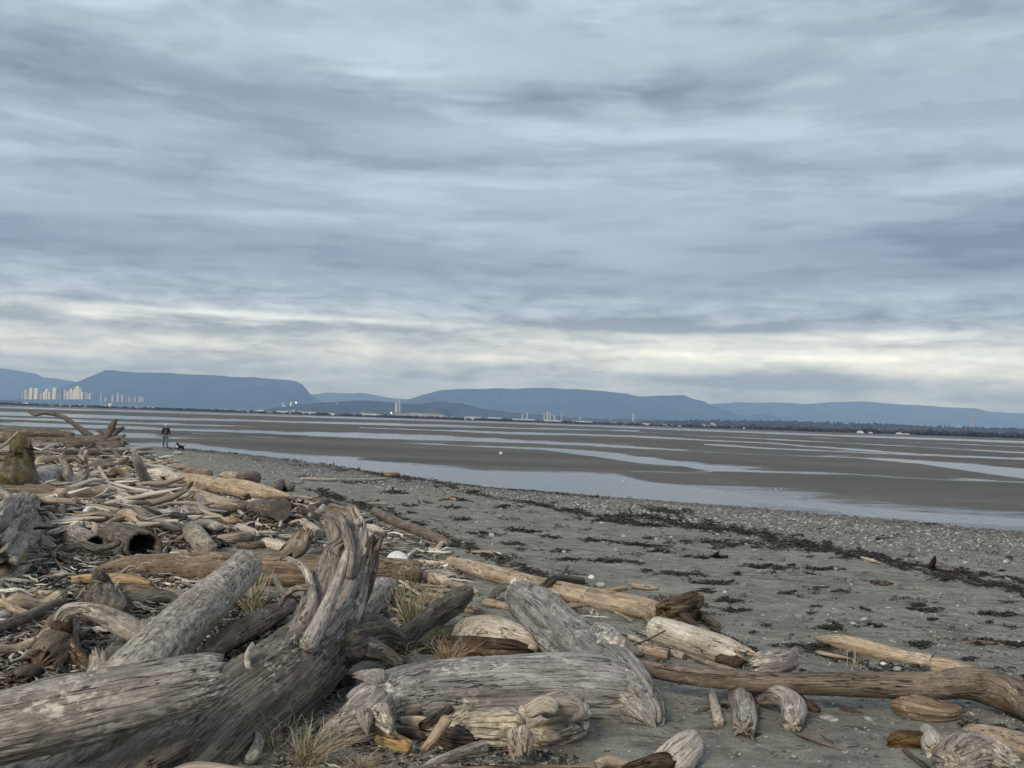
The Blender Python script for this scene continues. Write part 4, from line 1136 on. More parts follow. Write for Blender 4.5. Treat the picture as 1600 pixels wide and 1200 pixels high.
log('bleached driftwood chunk left of the striated wedge at bottom right', [(1448, 1142, 12, 0), (1455, 1158, 17, 0), (1462, 1176, 16, 0)], 'bleach', ends=('worn', 'broken'), lump=.15, ridge=.1)
log('dark brown rotten chunk at the left of the bottom right cluster', [(1390, 1162, 7, 0), (1410, 1156, 15, 0), (1436, 1156, 14, 0)], 'umber', ends=('chop', 'broken'), lump=.35, ridge=.25, notch=.2)
log('straight grey stick at the foot of the bottom right cluster', [(1412, 1172, 4, 0), (1435, 1190, 5, 0), (1455, 1206, 6, 0)], 'dark', ends=('worn', 'saw'), name='driftwood_stick')
# ---- centre
log('long pale log beside the dark weed line in the middle of the beach', [(703, 878, 9, 0), (740, 888, 12, 0), (800, 905, 14, 0), (860, 920, 15, 0), (930, 935, 16, 0), (990, 947, 17, 0), (1022, 956, 17, 0)], 'tan', ends=('worn', 'saw'), lump=.04, ridge=.01, seed=31)
log('thick bleached log with a rotten brown near end', [(1020, 982, 19, 0), (1055, 992, 22, 0), (1100, 1006, 23, 0), (1140, 1020, 22, 0), (1168, 1032, 18, 0)], 'bleach', ends=('worn', 'broken'), lump=.06, seed=33)
multi('mossy brown rotten stump standing at the end of the long pale log', [
    ('trunk', [(1035, 958, 19, .0), (1055, 953, 23, 0.02), (1078, 945, 20, .06), (1092, 936, 9, .12)], 'umber', dict(ends=('broken', 'chop'), lump=.38, ridge=.22, notch=.3, rough=.09)),
    ('root', [(1040, 965, 14, 0), (1035, 945, 12, .04), (1030, 934, 8, .1)], 'rotten', dict(ends=('broken', 'broken'), lump=.2)),
    ('root', [(1060, 962, 12, 0), (1075, 975, 12, 0), (1088, 985, 8, 0)], 'rotten', dict(ends=('round', 'broken'), lump=.2))], name='driftwood_stump')
log('greenish grey pole sloping away behind the mossy stump', [(1085, 955, 5, 0.03), (1105, 968, 6, 0), (1122, 978, 6, 0)], 'mossy', ends=('worn', 'worn'), name='driftwood_stick')
log('brown rotten heart wood lying at the near end of the thick bleached log', [(1128, 1030, 14, -.01), (1150, 1035, 14, -.01), (1165, 1038, 8, 0)], 'rotten', ends=('round', 'broken'), lump=.3, ridge=.2)
log('split tan slab beside the rotten end of the bleached log', [(1120, 1003, 5, 0), (1150, 1012, 8, 0), (1185, 1024, 6, 0)], 'tan', ends=('broken', 'point'), lump=.1, name='driftwood_plank')
log('short pinkish log in front of the thick bleached log', [(1000, 1013, 7, 0), (1025, 1019, 9, 0), (1045, 1023, 9, 0)], 'tan', ends=('worn', 'saw'), cut=(0, 1), lump=.06, name='driftwood_stick')
log('small sawn stick right of the short pinkish log', [(1045, 1018, 4, 0), (1058, 1023, 6, 0), (1070, 1027, 6, 0)], 'tan', ends=('worn', 'saw'), cut=(0, 1), name='driftwood_stick')
log('white stick tip left of the short pinkish log', [(983, 995, 5, 0), (1000, 1001, 4, 0), (1015, 1008, 4, 0)], 'bleach', ends=('worn', 'broken'), name='driftwood_stick')
log('long thin brown root running below the thick bleached log', [(1040, 1010, 3, 0), (1080, 1026, 4, 0), (1110, 1038, 5, 0), (1150, 1046, 3, 0)], 'brown', ends=('point', 'point'), name='driftwood_stick')
log('short bleached log lying behind the centre slab next to the long pale log', [(800, 900, 9, 0), (835, 916, 11, 0), (870, 935, 9, 0)], 'bleach', ends=('worn', 'broken'))
multi('dark forked branch crossing over the long pale log', [
    ('branch', [(830, 930, 5, .02), (850, 915, 6, .10), (870, 904, 6, .16), (910, 908, 6, .05)], 'dark', dict(ends=('worn', 'worn'))),
    ('branch', [(868, 905, 4, .15), (880, 895, 3, .15), (888, 884, 2, .18)], 'dark', dict(ends=('round', 'point')))], name='driftwood_branch')
log('rounded bleached stub beside the centre slab', [(880, 958, 6, 0), (890, 968, 8, 0), (897, 975, 6, 0)], 'bleach', ends=('round', 'worn'), name='driftwood_stick')
log('thin pale stick angled up behind the centre slab', [(865, 958, 3, .03), (885, 951, 3, .02), (908, 947, 3, 0)], 'tan', ends=('worn', 'worn'), name='driftwood_stick')
multi('gnarled cream stump with dark underside behind the broad grey bole', [
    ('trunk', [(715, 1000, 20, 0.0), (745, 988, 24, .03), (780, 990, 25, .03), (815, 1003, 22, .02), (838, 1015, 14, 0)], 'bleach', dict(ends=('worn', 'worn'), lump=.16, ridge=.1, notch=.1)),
    ('root', [(690, 1010, 20, 0), (740, 1014, 18, -.02), (800, 1020, 18, -.02), (840, 1022, 10, -.02)], 'rotten', dict(ends=('broken', 'broken'), lump=.25, ridge=.2)),  # much darker wood along the underside of the trunk
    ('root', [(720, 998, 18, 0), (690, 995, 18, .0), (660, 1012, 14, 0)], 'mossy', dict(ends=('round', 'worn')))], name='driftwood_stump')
log('dark split log pointing up to the right behind the grass tuft', [(628, 1000, 13, 0), (665, 972, 17, .04), (700, 948, 19, .1), (732, 925, 15, .18)], 'dark', ends=('worn', 'broken'), lump=.1, ridge=.12, notch=.1)
log('pale grey bole emerging behind the upright root flare', [(535, 985, 22, 0), (560, 955, 27, 0), (590, 928, 24, 0), (612, 916, 12, 0)], 'silver', ends=('round', 'worn'), lump=.1)
log('wide brown log lying crosswise behind the upright root flare with a rounded right end', [(140, 893, 11, 0.02), (200, 885, 17, .02), (300, 886, 23, .02), (420, 890, 25, .02), (540, 893, 25, .02), (610, 893, 21, .02), (652, 893, 18, .02)], 'brown', ends=('point', 'worn'), lump=.04, ridge=.02, cut=(0, 1))
log('narrow pale log between the wide brown log and the open sand', [(655, 900, 8, 0), (685, 906, 9, 0), (705, 912, 6, 0)], 'tan', ends=('round', 'worn'))
log('knobbly tan branch with a dark tip right of the narrow pale log', [(698, 912, 6, 0), (720, 917, 7, 0), (738, 922, 6, 0), (748, 928, 4, 0)], 'tan', ends=('round', 'broken'), lump=.15, name='driftwood_branch')
log('slim pale pole lying between the white boulder and the long pale log', [(645, 876, 3, 0), (680, 880, 4, 0), (706, 882, 4, 0)], 'tan', ends=('worn', 'worn'), name='driftwood_stick')
log('short pale stick leaning on the white boulder', [(638, 868, 3, .05), (650, 860, 3, .05)], 'bleach', ends=('worn', 'worn'), name='driftwood_stick')
log('ringed bamboo-like log in the dark weed right of the pile', [(583, 798, 5, 0), (600, 806, 7, 0), (625, 818, 8, 0), (655, 830, 8, 0), (685, 843, 8, 0), (702, 850, 6, 0)], 'brown', ends=('broken', 'worn'), lump=.14, ridge=.02)
for i, (pts, lb, mt) in enumerate([
    ([(668, 930, 5, 0), (700, 935, 6, 0), (722, 938, 6, 0)], 'upper of three small tan sticks behind the dark split log', 'tan'),
    ([(640, 912, 4, 0), (660, 920, 5, 0), (675, 928, 4, 0)], 'small stick just below the rounded end of the wide brown log', 'brown'),
    ([(665, 922, 4, 0), (690, 924, 5, 0), (712, 924, 4, 0)], 'lower of three small tan sticks behind the dark split log', 'tan'),
    ([(652, 936, 8, 0), (680, 940, 9, 0), (700, 946, 6, 0)], 'stout reddish stick left of the dark split log', 'brown'),
    ([(718, 948, 7, 0), (745, 955, 8, 0), (780, 968, 6, 0)], 'slender brown log lying right of the dark split log', 'brown'),
    ([(755, 941, 6, 0), (780, 945, 6, 0), (805, 953, 5, 0)], 'pale greenish stick above the gnarled cream stump', 'tan'),
    ([(735, 862, 4, 0), (760, 862, 5, 0), (785, 866, 4, 0)], 'flat tan chip log beside the weed at the end of the ringed log', 'tan'),
    ([(684, 856, 4, 0), (692, 848, 4, .02), (700, 846, 4, .02)], 'curled pale root at the end of the ringed log', 'bleach'),
    ([(772, 938, 9, 0), (775, 925, 8, .05), (792, 915, 8, .08)], 'dark gnarled stub left of the centre slab', 'dark'),
    ([(938, 921, 3, 0), (960, 921, 4, 0), (978, 919, 5, 0)], 'small tan stick in weed beyond the long pale log', 'tan'),
    ([(985, 914, 5, 0), (1010, 918, 5, 0), (1028, 919, 4, 0)], 'small orange tan stick beyond the long pale log', 'tan'),
    ([(470, 748, 2.6, 0), (520, 750, 2.8, 0), (570, 750, 2.6, 0), (602, 748, 2.2, 0)], 'long thin pale pole lying alone on open sand beyond the pile', 'bleach'),
    ([(600, 741, 3.5, 0), (612, 742, 4, 0), (623, 742, 4, 0)], 'short brown log on the water edge above the long thin pole', 'brown'),
    ([(1345, 871, 2, 0), (1358, 875, 3, 0), (1374, 879, 1.6, 0)], 'pale curved stick on the gravel at right', 'bleach'),
    ([(1360, 909, 3, 0), (1378, 912, 3.4, 0), (1395, 912, 2, 0)], 'reddish brown stick on the sand at right below the weed line', 'rotten'),
    ([(1462, 886, 4, 0), (1478, 888, 6, 0), (1490, 892, 4, 0)], 'dull grey log half buried beside the dark fin on the gravel at right', 'dark'),
    ([(1455, 884, 5, 0), (1459, 876, 4, .15), (1461, 869, 1.5, .32)], 'dark upright fin of wood standing on the gravel at right', 'dark'),
    ([(1526, 811, 2, 0), (1537, 812, 2.4, 0)], 'tiny dark block at the water edge far right', 'dark'),
    ([(1500, 1004, 2, 0), (1525, 1003, 3, 0), (1565, 1006, 2, 0)], 'thin dark stick in weed above the tan log at far right', 'dark'),
    ([(685, 781, 2, 0), (700, 779, 2.2, 0), (716, 780, 1.6, 0)], 'small yellowish stick on the gravel left of the weed line', 'yellow'),
    ([(572, 788, 2.4, 0), (590, 787, 3, 0), (606, 788, 2, 0)], 'short pale stick above the ringed log', 'tan'),
    ([(562, 822, 5, 0), (585, 826, 6, 0), (600, 832, 4, 0)], 'upper bleached stick of the bundle right of the root flare', 'bleach'),
    ([(562, 838, 5, 0), (575, 836, 6, 0), (590, 842, 4, 0)], 'middle bleached stick of the bundle right of the root flare', 'bleach'),
    ([(570, 846, 6, 0), (590, 846, 6, 0), (612, 842, 3, 0)], 'greenish slab at the bottom of the bundle right of the root flare', 'tan'),
    ([(578, 850, 2, 0), (605, 850, 2.4, 0), (624, 842, 2.6, 0)], 'thin white forked twig right of the bundle', 'bleach'),
    ([(605, 834, 1.8, 0), (618, 834, 2, 0), (628, 835, 1.6, 0)], 'thin white twig on sand beyond the bundle', 'bleach'),
    ([(1040, 985, 1.4, .2), (1015, 998, 1.4, .12), (990, 1008, 1.2, .02)], 'thin dark twig draped over the thick bleached log', 'dark'),
]):
    log(lb, pts, mt, ends=('worn', 'worn') if i % 2 else ('broken', 'worn'), lump=.1, ridge=.05, name='driftwood_stick', flat=(1, .6) if 'slab' in lb or 'flat' in lb else (1, 1))
# ---- the pile on the left, back to front
multi('far root wad with splayed dark roots and an arching limb, top left of the pile', [
    ('trunk', [(-40, 688, 9, .1, 56), (50, 691, 9, .1, 56), (120, 691, 9, .1, 56), (172, 688, 10, .1, 56)], 'dark', dict(ends=('saw', 'round'), lump=.12)),
    ('limb', [(44, 643.5, 1.4, 0, 57), (55, 648, 2.6, 0, 57), (72, 645, 3.2, 0, 57), (95, 650, 3.6, 0, 57), (115, 662, 4, 0, 57), (135, 678, 5, 0, 57), (145, 684, 6, 0, 57)], 'dark', dict(ends=('broken', 'round'), lump=.15)),
    ('root', [(165, 688, 8, 0, 56), (172, 672, 5.5, 0, 56), (180, 658, 4.5, 0, 56), (184, 656, 2, 0, 56)], 'dark', dict(ends=('round', 'broken'), lump=.2, ridge=.15)),
    ('root', [(165, 688, 7, 0, 56), (185, 672, 4, 0, 56.2), (194, 668, 2, 0, 56.2)], 'dark', dict(ends=('round', 'broken'), lump=.2)),
    ('root', [(168, 690, 6, 0, 56), (190, 682, 3.4, 0, 55.6), (198, 678, 1.8, 0, 55.4)], 'dark', dict(ends=('round', 'broken'))),
    ('root', [(168, 692, 6, 0, 56), (188, 692, 3.4, 0, 55.6), (202, 694, 1.8, 0, 55.4)], 'dark', dict(ends=('round', 'broken'))),
    ('root', [(160, 688, 6, 0, 56), (158, 676, 3.5, 0, 56), (148, 671, 1.6, 0, 56)], 'dark', dict(ends=('round', 'broken'))),
    ('root', [(150, 694, 7, 0, 55.6), (175, 696, 5, 0, 55.5), (196, 697, 2, 0, 55.5)], 'dark', dict(ends=('round', 'broken'))),
    ('root', [(186, 680, 2.4, 0, 55.5), (193, 688, 2.2, 0, 55.3), (190, 697, 1.8, 0, 55.1)], 'dark', dict(ends=('round', 'point')))])
for i, (pts, lb, mt, en) in enumerate([
    ([(-60, 674, 7, 0, 60), (0, 676, 7, 0, 60), (60, 676, 7, 0, 60), (115, 680, 5, 0, 60)], 'thick grey log behind the far root wad at the left edge', 'dark', ('saw', 'worn')),
    ([(-60, 680, 10, 0, 40), (-10, 682, 9, 0, 40), (20, 684, 7, 0, 40)], 'reddish grey log end at the far left edge', 'brown', ('saw', 'worn')),
    ([(70, 706, 4, .2), (110, 706, 5, .2), (150, 707, 5, .15), (200, 706, 4, .1)], 'long brown log just in front of the far root wad', 'brown', ('worn', 'worn')),
    ([(66, 703, 2, .5), (80, 697, 2.4, .6), (97, 692, 1.6, .7)], 'slim pale pole leaning in front of the far root wad', 'bleach', ('worn', 'point')),
    ([(70, 712, 6, .1), (95, 716, 7, .1), (120, 717, 6, .1)], 'stubby reddish log in the far part of the pile', 'rotten', ('broken', 'worn')),
    ([(165, 703, 3.2, .05), (200, 702, 3.6, .05), (238, 699, 2.4, 0)], 'pale log at the far tip of the pile nearest the walker', 'bleach', ('worn', 'point')),
    ([(168, 693, 2, .5), (178, 705, 2.6, .3), (190, 716, 2.2, .1)], 'dark crooked branch leaning against the pale far logs', 'dark', ('point', 'worn')),
    ([(180, 720, 3, .1), (215, 717, 4, .1), (243, 714, 4.5, 0)], 'cream split log below the walking person', 'bleach', ('point', 'worn')),
    ([(178, 714, 4, .0), (192, 712, 6, .0), (203, 711, 6, 0)], 'dark sawn log end in the far part of the pile', 'dark', ('worn', 'saw')),
    ([(175, 724, 5, 0), (230, 724, 6, 0), (290, 731, 5, 0)], 'greyish tan log in front of the cream split log', 'tan', ('worn', 'worn')),
    ([(238, 728, 2.6, .1), (262, 733, 3, .1), (283, 739, 2.6, .05)], 'bright splintered stick left of the tan sawn log', 'bleach', ('point', 'broken')),
    ([(286, 735, 7, 0), (300, 737, 9, 0), (325, 742, 9, 0)], 'short brown log with dark end behind the big tan log', 'brown', ('saw', 'worn')),
    ([(345, 747, 7, 0), (355, 745, 9, 0), (372, 747, 8, 0)], 'pinkish rounded log end behind the big tan log', 'tan', ('worn', 'worn')),
    ([(372, 750, 9, 0), (385, 748, 10, 0), (398, 747, 10.5, 0)], 'short grey brown log with a dark hollow end facing right', 'brown', ('round', 'saw')),
    ([(425, 765, 9, 0), (440, 758, 9, 0), (455, 762, 7, 0)], 'dark rounded lump of wood right of the hollow ended log', 'dark', ('round', 'worn')),
    ([(268, 745, 8, .05), (300, 752, 12, .05), (350, 760, 14, .05), (400, 768, 14, .05), (455, 775, 11, .05)], 'big smooth tan log with split left end across the top of the pile', 'tan', ('broken', 'point')),
    ([(200, 765, 5, .05), (240, 774, 8, .02), (280, 780, 8, 0)], 'brown slab log left of the pale curved log', 'brown', ('worn', 'worn')),
    ([(195, 753, 4, .1), (230, 759, 4, .1), (262, 762, 3, .1)], 'thin brown log above the brown slab log', 'brown', ('worn', 'worn')),
    ([(248, 764, 8, .04), (280, 768, 12, .04), (320, 780, 13, .03), (360, 790, 11, .02), (402, 792, 7, 0)], 'pale curved log sweeping below the big tan log', 'tan', ('worn', 'worn')),
    ([(385, 785, 5, .02), (410, 786, 6, .02), (430, 790, 5, .02)], 'cream log behind the dark sawn disc', 'bleach', ('worn', 'round')),
    ([(455, 780, 3.4, 0), (480, 784, 4, 0), (510, 786, 3, 0)], 'flat pale plank right of the dark sawn disc', 'bleach', ('broken', 'worn')),
    ([(460, 775, 3, 0), (480, 777, 3.4, 0), (497, 777, 3, 0)], 'short brown plank above the flat pale plank', 'tan', ('worn', 'worn')),
    ([(385, 797, 13, 0, 19.6), (410, 796, 15, 0, 18.2), (437, 796, 18.5, 0, 16.9)], 'dark sawn log whose round disc end faces the viewer', 'dark', ('round', 'saw')),
    ([(312, 800, 5, .05), (340, 796, 7, .05), (370, 796, 7, .03)], 'brown broken log below the pale curved log', 'brown', ('point', 'broken')),
    ([(330, 818, 7, .0), (352, 816, 8, .02), (374, 817, 7, 0)], 'orange brown log chunk in the middle of the pile', 'yellow', ('worn', 'broken')),
    ([(368, 795, 2.4, .06), (378, 803, 3, .05), (388, 815, 2.4, .02)], 'curved white stick beside the orange brown chunk', 'bleach', ('worn', 'point')),
    ([(250, 828, 3.4, .10), (280, 812, 4, .16), (312, 796, 4.2, .2)], 'straight grey pole rising to the right in the middle of the pile', 'silver', ('point', 'saw')),
    ([(-60, 782, 22, .02), (0, 780, 22, .02), (60, 781, 21, .02), (120, 782, 19, .02), (156, 784, 13, .02)], 'massive grey brown log at the left edge of the pile', 'brown', ('saw', 'worn')),
    ([(148, 795, 6, .02), (175, 792, 9, .02), (205, 798, 6, 0)], 'stripped pale log at the right end of the massive log', 'tan', ('round', 'point')),
    ([(153, 802, 4, .05), (200, 797, 4, .05), (255, 787, 3, .05)], 'thin grey pole behind the debris in front of the massive log', 'silver', ('worn', 'point')),
    ([(155, 730, 3, .35), (168, 753, 3.6, .25), (184, 777, 4, .12)], 'slim white pole slanting down between the boulders of root wood', 'bleach', ('worn', 'worn')),
    ([(140, 762, 7, .0), (160, 759, 10, .0), (185, 756, 8, 0)], 'grey lump of wood crossed by the slim white pole', 'silver', ('worn', 'worn')),
    ([(290, 812, 9, 0), (302, 832, 15, 0), (322, 858, 17, 0)], 'mottled grey stump end above the wide brown log', 'mottled', ('round', 'worn')),
    ([(255, 812, 8, 0), (275, 808, 10, 0), (298, 805, 6, 0)], 'low grey log behind the mottled stump end', 'silver', ('worn', 'round')),
    ([(100, 835, 16, 0), (122, 842, 19, 0), (150, 853, 18, 0)], 'pale log with a dark hollow end left of the hollow arch', 'silver', ('worn', 'hollow')),
    ([(170, 835, 20, 0), (195, 842, 24, 0), (225, 855, 28, 0)], 'dark hollow log whose arched opening faces the viewer', 'dark', ('worn', 'hollow')),
    ([(200, 803, 6, .05), (212, 815, 7, .03), (222, 825, 6, 0)], 'knobbly grey fragment above the hollow log', 'silver', ('broken', 'worn')),
    ([(145, 803, 6, .02), (180, 808, 7, .02), (210, 820, 7, 0)], 'cracked pinkish log above the two hollow logs', 'tan', ('point', 'broken')),
    ([(342, 842, 6, .0), (365, 842, 9, .0), (388, 838, 8, 0)], 'tan log with a dark left end above the wide brown log', 'tan', ('saw', 'worn')),
    ([(370, 852, 5, 0), (395, 853, 6, 0), (415, 850, 5, 0)], 'reddish stick right of the mottled stump end', 'brown', ('worn', 'worn')),
    ([(412, 846, 7, .0), (440, 855, 9, .0), (465, 864, 9, 0)], 'cream broken log left of the upright block', 'bleach', ('broken', 'broken')),
    ([(372, 824, 8, .0), (385, 830, 9, .0), (402, 838, 8, 0)], 'gnarly cream lump beside the tan log', 'bleach', ('broken', 'broken')),
    ([(380, 823, 4, 0), (395, 819, 5, 0), (410, 822, 3, 0)], 'small white lump on sand in the middle of the pile', 'bleach', ('round', 'worn')),
    ([(400, 808, 2, 0), (430, 816, 2.4, 0), (458, 820, 2, 0)], 'bunch of thin laths lying below the dark sawn disc', 'tan', ('point', 'point')),
    ([(385, 832, 3.4, 0), (420, 836, 4.5, 0), (458, 840, 4, 0)], 'grey half buried plank in the sand strip', 'silver', ('worn', 'worn')),
    ([(450, 868, 17, 0.1, 9.6), (468, 850, 17, 0, 9.6), (476, 828, 15, 0, 9.6)], 'brown splintered upright block left of the root flare', 'brown', ('broken', 'broken')),
    ([(474, 815, 6, .1), (486, 824, 7, .1), (498, 834, 7, .08)], 'white log stub with ringed end beside the root flare', 'bleach', ('worn', 'saw')),
    ([(484, 805, 4, .3), (498, 800, 5, .3), (506, 791, 4, .35)], 'white gnarled stick on top of the root flare', 'bleach', ('worn', 'worn')),
    ([(465, 796, 4, .2), (485, 803, 6, .2), (500, 810, 5, .2)], 'reddish splinter log left of the top of the root flare', 'rotten', ('point', 'worn')),
    ([(480, 871, 6, .1), (492, 867, 7, .1), (508, 862, 6, .1)], 'dark sawn branch end left of the root flare', 'dark', ('saw', 'round')),
    ([(510, 797, 8, .1), (530, 800, 8, .1), (550, 806, 6, .1)], 'brown twisted wood behind the top of the root flare', 'brown', ('worn', 'worn')),
    ([(500, 792, 6, .05), (506, 787, 6, .05), (516, 786, 5, 0)], 'small black burnt stub behind the root flare', 'rotten', ('worn', 'worn')),
    ([(112, 906, 6, .1), (150, 904, 8, .1), (200, 906, 9, .1), (236, 912, 6, .1)], 'bright honey coloured log behind the cone shaped stump', 'yellow', ('worn', 'worn')),
    ([(188, 925, 11, 0), (215, 928, 15, 0), (245, 932, 14, 0)], 'brown bark covered log below the honey coloured log', 'brown', ('round', 'broken')),
    ([(250, 926, 10, 0), (285, 935, 12, 0), (312, 942, 10, 0)], 'pinkish brown log right of the bark covered log', 'brown', ('worn', 'worn')),
    ([(200, 956, 4, 0), (235, 946, 5, 0), (270, 944, 5, 0)], 'thin tan stick below the bark covered log', 'tan', ('point', 'worn')),
    ([(-30, 942, 5, 0), (30, 928, 5, 0.02), (85, 926, 4, .04)], 'thin tan pole at the left edge above the dark pole', 'tan', ('saw', 'worn')),
    ([(-40, 995, 10, .05), (20, 973, 9, .07), (60, 955, 8, .09), (92, 940, 6, .1)], 'dark straight pole slanting in from the left edge', 'dark', ('saw', 'worn')),
    ([(-30, 915, 14, 0), (5, 895, 12, .04), (38, 870, 8, .08)], 'yellowish split log at the left edge', 'yellow', ('saw', 'worn')),
    ([(-20, 925, 10, 0), (15, 905, 9, .0), (45, 882, 6, .04)], 'spotted white log beneath the yellowish split log', 'mottled', ('saw', 'worn')),
    ([(-20, 970, 9, 0), (5, 962, 8, .02), (18, 958, 5, .02)], 'white log end poking in at the left edge', 'bleach', ('saw', 'broken')),
    ([(305, 1040, 14, .02), (340, 1010, 17, .04), (385, 982, 18, .06), (425, 960, 15, .08), (456, 944, 9, .1)], 'reddish brown log sloping up between the mottled log and the dark bole', 'brown', ('worn', 'worn')),
    ([(212, 1045, 12, .0), (222, 1010, 12, .1), (230, 970, 10, .25)], 'grey post standing behind the mottled log', 'silver', ('worn', 'worn')),
    ([(150, 1075, 20, 0), (156, 1045, 18, .1), (152, 1018, 13, .2)], 'cracked grey block standing behind the corner log', 'silver', ('round', 'broken')),
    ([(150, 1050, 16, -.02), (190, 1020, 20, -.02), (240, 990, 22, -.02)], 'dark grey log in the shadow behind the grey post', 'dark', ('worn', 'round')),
    ([(-40, 1120, 14, .1), (20, 1090, 13, .12), (70, 1065, 11, .14), (134, 1050, 7, .16)], 'curved grey slab sloping above the corner log', 'silver', ('saw', 'point')),
    ([(60, 1040, 26, -.03), (90, 1010, 30, -.02), (100, 975, 24, .0)], 'brown rotten bole at the left behind the grey arch', 'brown', ('broken', 'round')),
    ([(20, 1065, 16, 0), (38, 1050, 20, 0), (52, 1045, 14, 0)], 'dark rotten lump at the left above the curved slab', 'rotten', ('broken', 'broken')),
    ([(80, 1075, 10, 0), (105, 1070, 14, 0), (130, 1075, 10, 0)], 'reddish broken piece tucked under the curved grey slab', 'rotten', ('broken', 'broken')),
    ([(405, 1090, 4, .12), (398, 1050, 6, .2), (394, 1005, 4, .3)], 'thin splintered upright left of the dark bole', 'silver', ('worn', 'broken')),
    ([(255, 1215, 14, .0, 4.1), (300, 1200, 16, .0, 4.1), (360, 1205, 15, 0, 4.1), (420, 1215, 12, 0, 4.1)], 'pale brown splintered plank at the bottom edge left of the grass', 'tan', ('broken', 'worn')),
    ([(230, 1195, 12, .1, 4.5), (270, 1170, 18, 0, 4.6), (300, 1160, 14, 0, 4.7)], 'ragged grey wood flake under the corner log', 'dark', ('broken', 'broken')),
    ([(390, 1190, 10, 0), (405, 1160, 9, .05), (398, 1140, 5, .1)], 'grey splinter standing in the straw grass at the bottom', 'silver', ('worn', 'point')),
    ([(525, 1068, 10, 0), (540, 1063, 9, 0), (555, 1064, 7, 0)], 'reddish hollow bark curl left of the broad grey bole', 'rotten', ('broken', 'worn')),
    ([(506, 1076, 2.6, .04), (505, 1068, 3, .07), (504, 1060, 2, .1)], 'tiny cream chip standing in the sand left of the bole', 'bleach', ('worn', 'worn')),
    ([(440, 1112, 4, 0), (446, 1100, 4, .03), (450, 1090, 4, .05)], 'curled pinkish bark strip on the sand near the grass', 'tan', ('point', 'worn')),
]):
    cut = tuple(1 if e == 'saw' else 0 for e in en)
    fl = (1, .5) if 'plank' in lb or 'slab' in lb else (1, 1)
    n_ = 'driftwood_plank' if 'plank' in lb else ('driftwood_stick' if max(p[2] for p in pts) < 5 else 'driftwood_log')
    log(lb, pts, mt, ends=en, cut=cut, lump=.13 if 'lump' in lb or 'gnarl' in lb or 'chunk' in lb else .07, ridge=.06, notch=.04, flat=fl, name=n_)
multi('tall mossy brown slab of root wood standing at the left edge', [
    ('trunk', [(25, 765, 30, 0), (28, 735, 24, 0, 19.5), (34, 705, 18, 0, 19.6), (30, 680, 10, 0, 19.7)], 'mossy', dict(ends=('worn', 'worn'), lump=.16, ridge=.16, notch=.12)),
    ('root', [(50, 765, 14, 0, 19.4), (46, 735, 9, 0, 19.4), (38, 700, 6, 0, 19.4)], 'mossy', dict(ends=('round', 'point'), ridge=.15)),
    ('root', [(5, 765, 16, 0, 19.4), (14, 735, 9, 0, 19.4), (24, 700, 6, 0, 19.4)], 'mossy', dict(ends=('round', 'point'), ridge=.15))], name='driftwood_stump')
log('slim pale pole propped against the tall mossy slab', [(-20, 712, 2.6, 0, 19.0), (5, 696, 2.6, 0, 19.1), (30, 674, 2.2, 0, 19.2)], 'tan', ends=('saw', 'worn'), name='driftwood_stick')
for k, (y, r) in enumerate(((702, 5), (715, 5), (727, 5))):
    log(['highest', 'middle', 'lowest'][k] + ' of three stacked grey poles behind the tall mossy slab', [(-50, y, r, 0, 22), (0, y + 1, r, 0, 22), (22, y + 2, r * .8, 0, 22)], ['silver', 'dark', 'tan'][k], ends=('saw', 'worn'))
multi('blue grey root boulder with pale twisted arms right of the mossy slab', [
    ('trunk', [(55, 762, 20, 0), (80, 750, 26, 0), (108, 755, 20, 0)], 'blue', dict(ends=('round', 'worn'), lump=.16, ridge=.1)),
    ('root', [(105, 760, 12, 0, 21), (106, 735, 8, 0, 21), (98, 715, 6, 0, 21), (104, 708, 4, 0, 21)], 'silver', dict(ends=('round', 'broken'), ridge=.12)),
    ('root', [(118, 762, 14, 0, 20.5), (128, 745, 10, 0, 20.5), (138, 733, 6, 0, 20.5)], 'silver', dict(ends=('round', 'broken'), ridge=.15, notch=.15)),
    ('root', [(100, 718, 6, 0, 21), (118, 716, 5, 0, 21), (132, 726, 3, 0, 21)], 'dark', dict(ends=('round', 'broken')))], name='driftwood_stump')
log('rounded tan grey boulder-like stump behind the slim white pole', [(146, 740, 10, 0), (158, 734, 14, 0), (174, 738, 12, 0)], 'dark', ends=('chop', 'broken'), lump=.25, ridge=.2, notch=.2)
multi('large fluted grey root slab filling the left edge in front of the massive log', [
    ('trunk', [(-30, 880, 50, 0), (10, 835, 44, .0), (35, 800, 28, .08), (50, 783, 13, .15)], 'silver', dict(ends=('broken', 'broken'), lump=.08, ridge=.30, notch=.30, ridge_k=3.6, seed=71, flat=(.8, 1))),
    ('root', [(-20, 850, 20, 0.05), (15, 815, 18, .1), (32, 785, 12, .2), (40, 774, 7, .25)], 'silver', dict(ends=('round', 'broken'), ridge=.25, notch=.2)),
    ('root', [(20, 860, 24, 0), (50, 845, 16, 0), (75, 855, 10, 0), (100, 868, 6, 0)], 'silver', dict(ends=('round', 'point'), ridge=.15, notch=.12)),
    ('root', [(10, 880, 18, 0), (45, 880, 11, 0), (70, 872, 6, 0)], 'dark', dict(ends=('round', 'broken'), ridge=.1)),
    ('root', [(40, 830, 16, 0.05), (60, 812, 10, .05), (66, 800, 6, .08)], 'silver', dict(ends=('round', 'broken'), ridge=.15))], name='driftwood_stump')
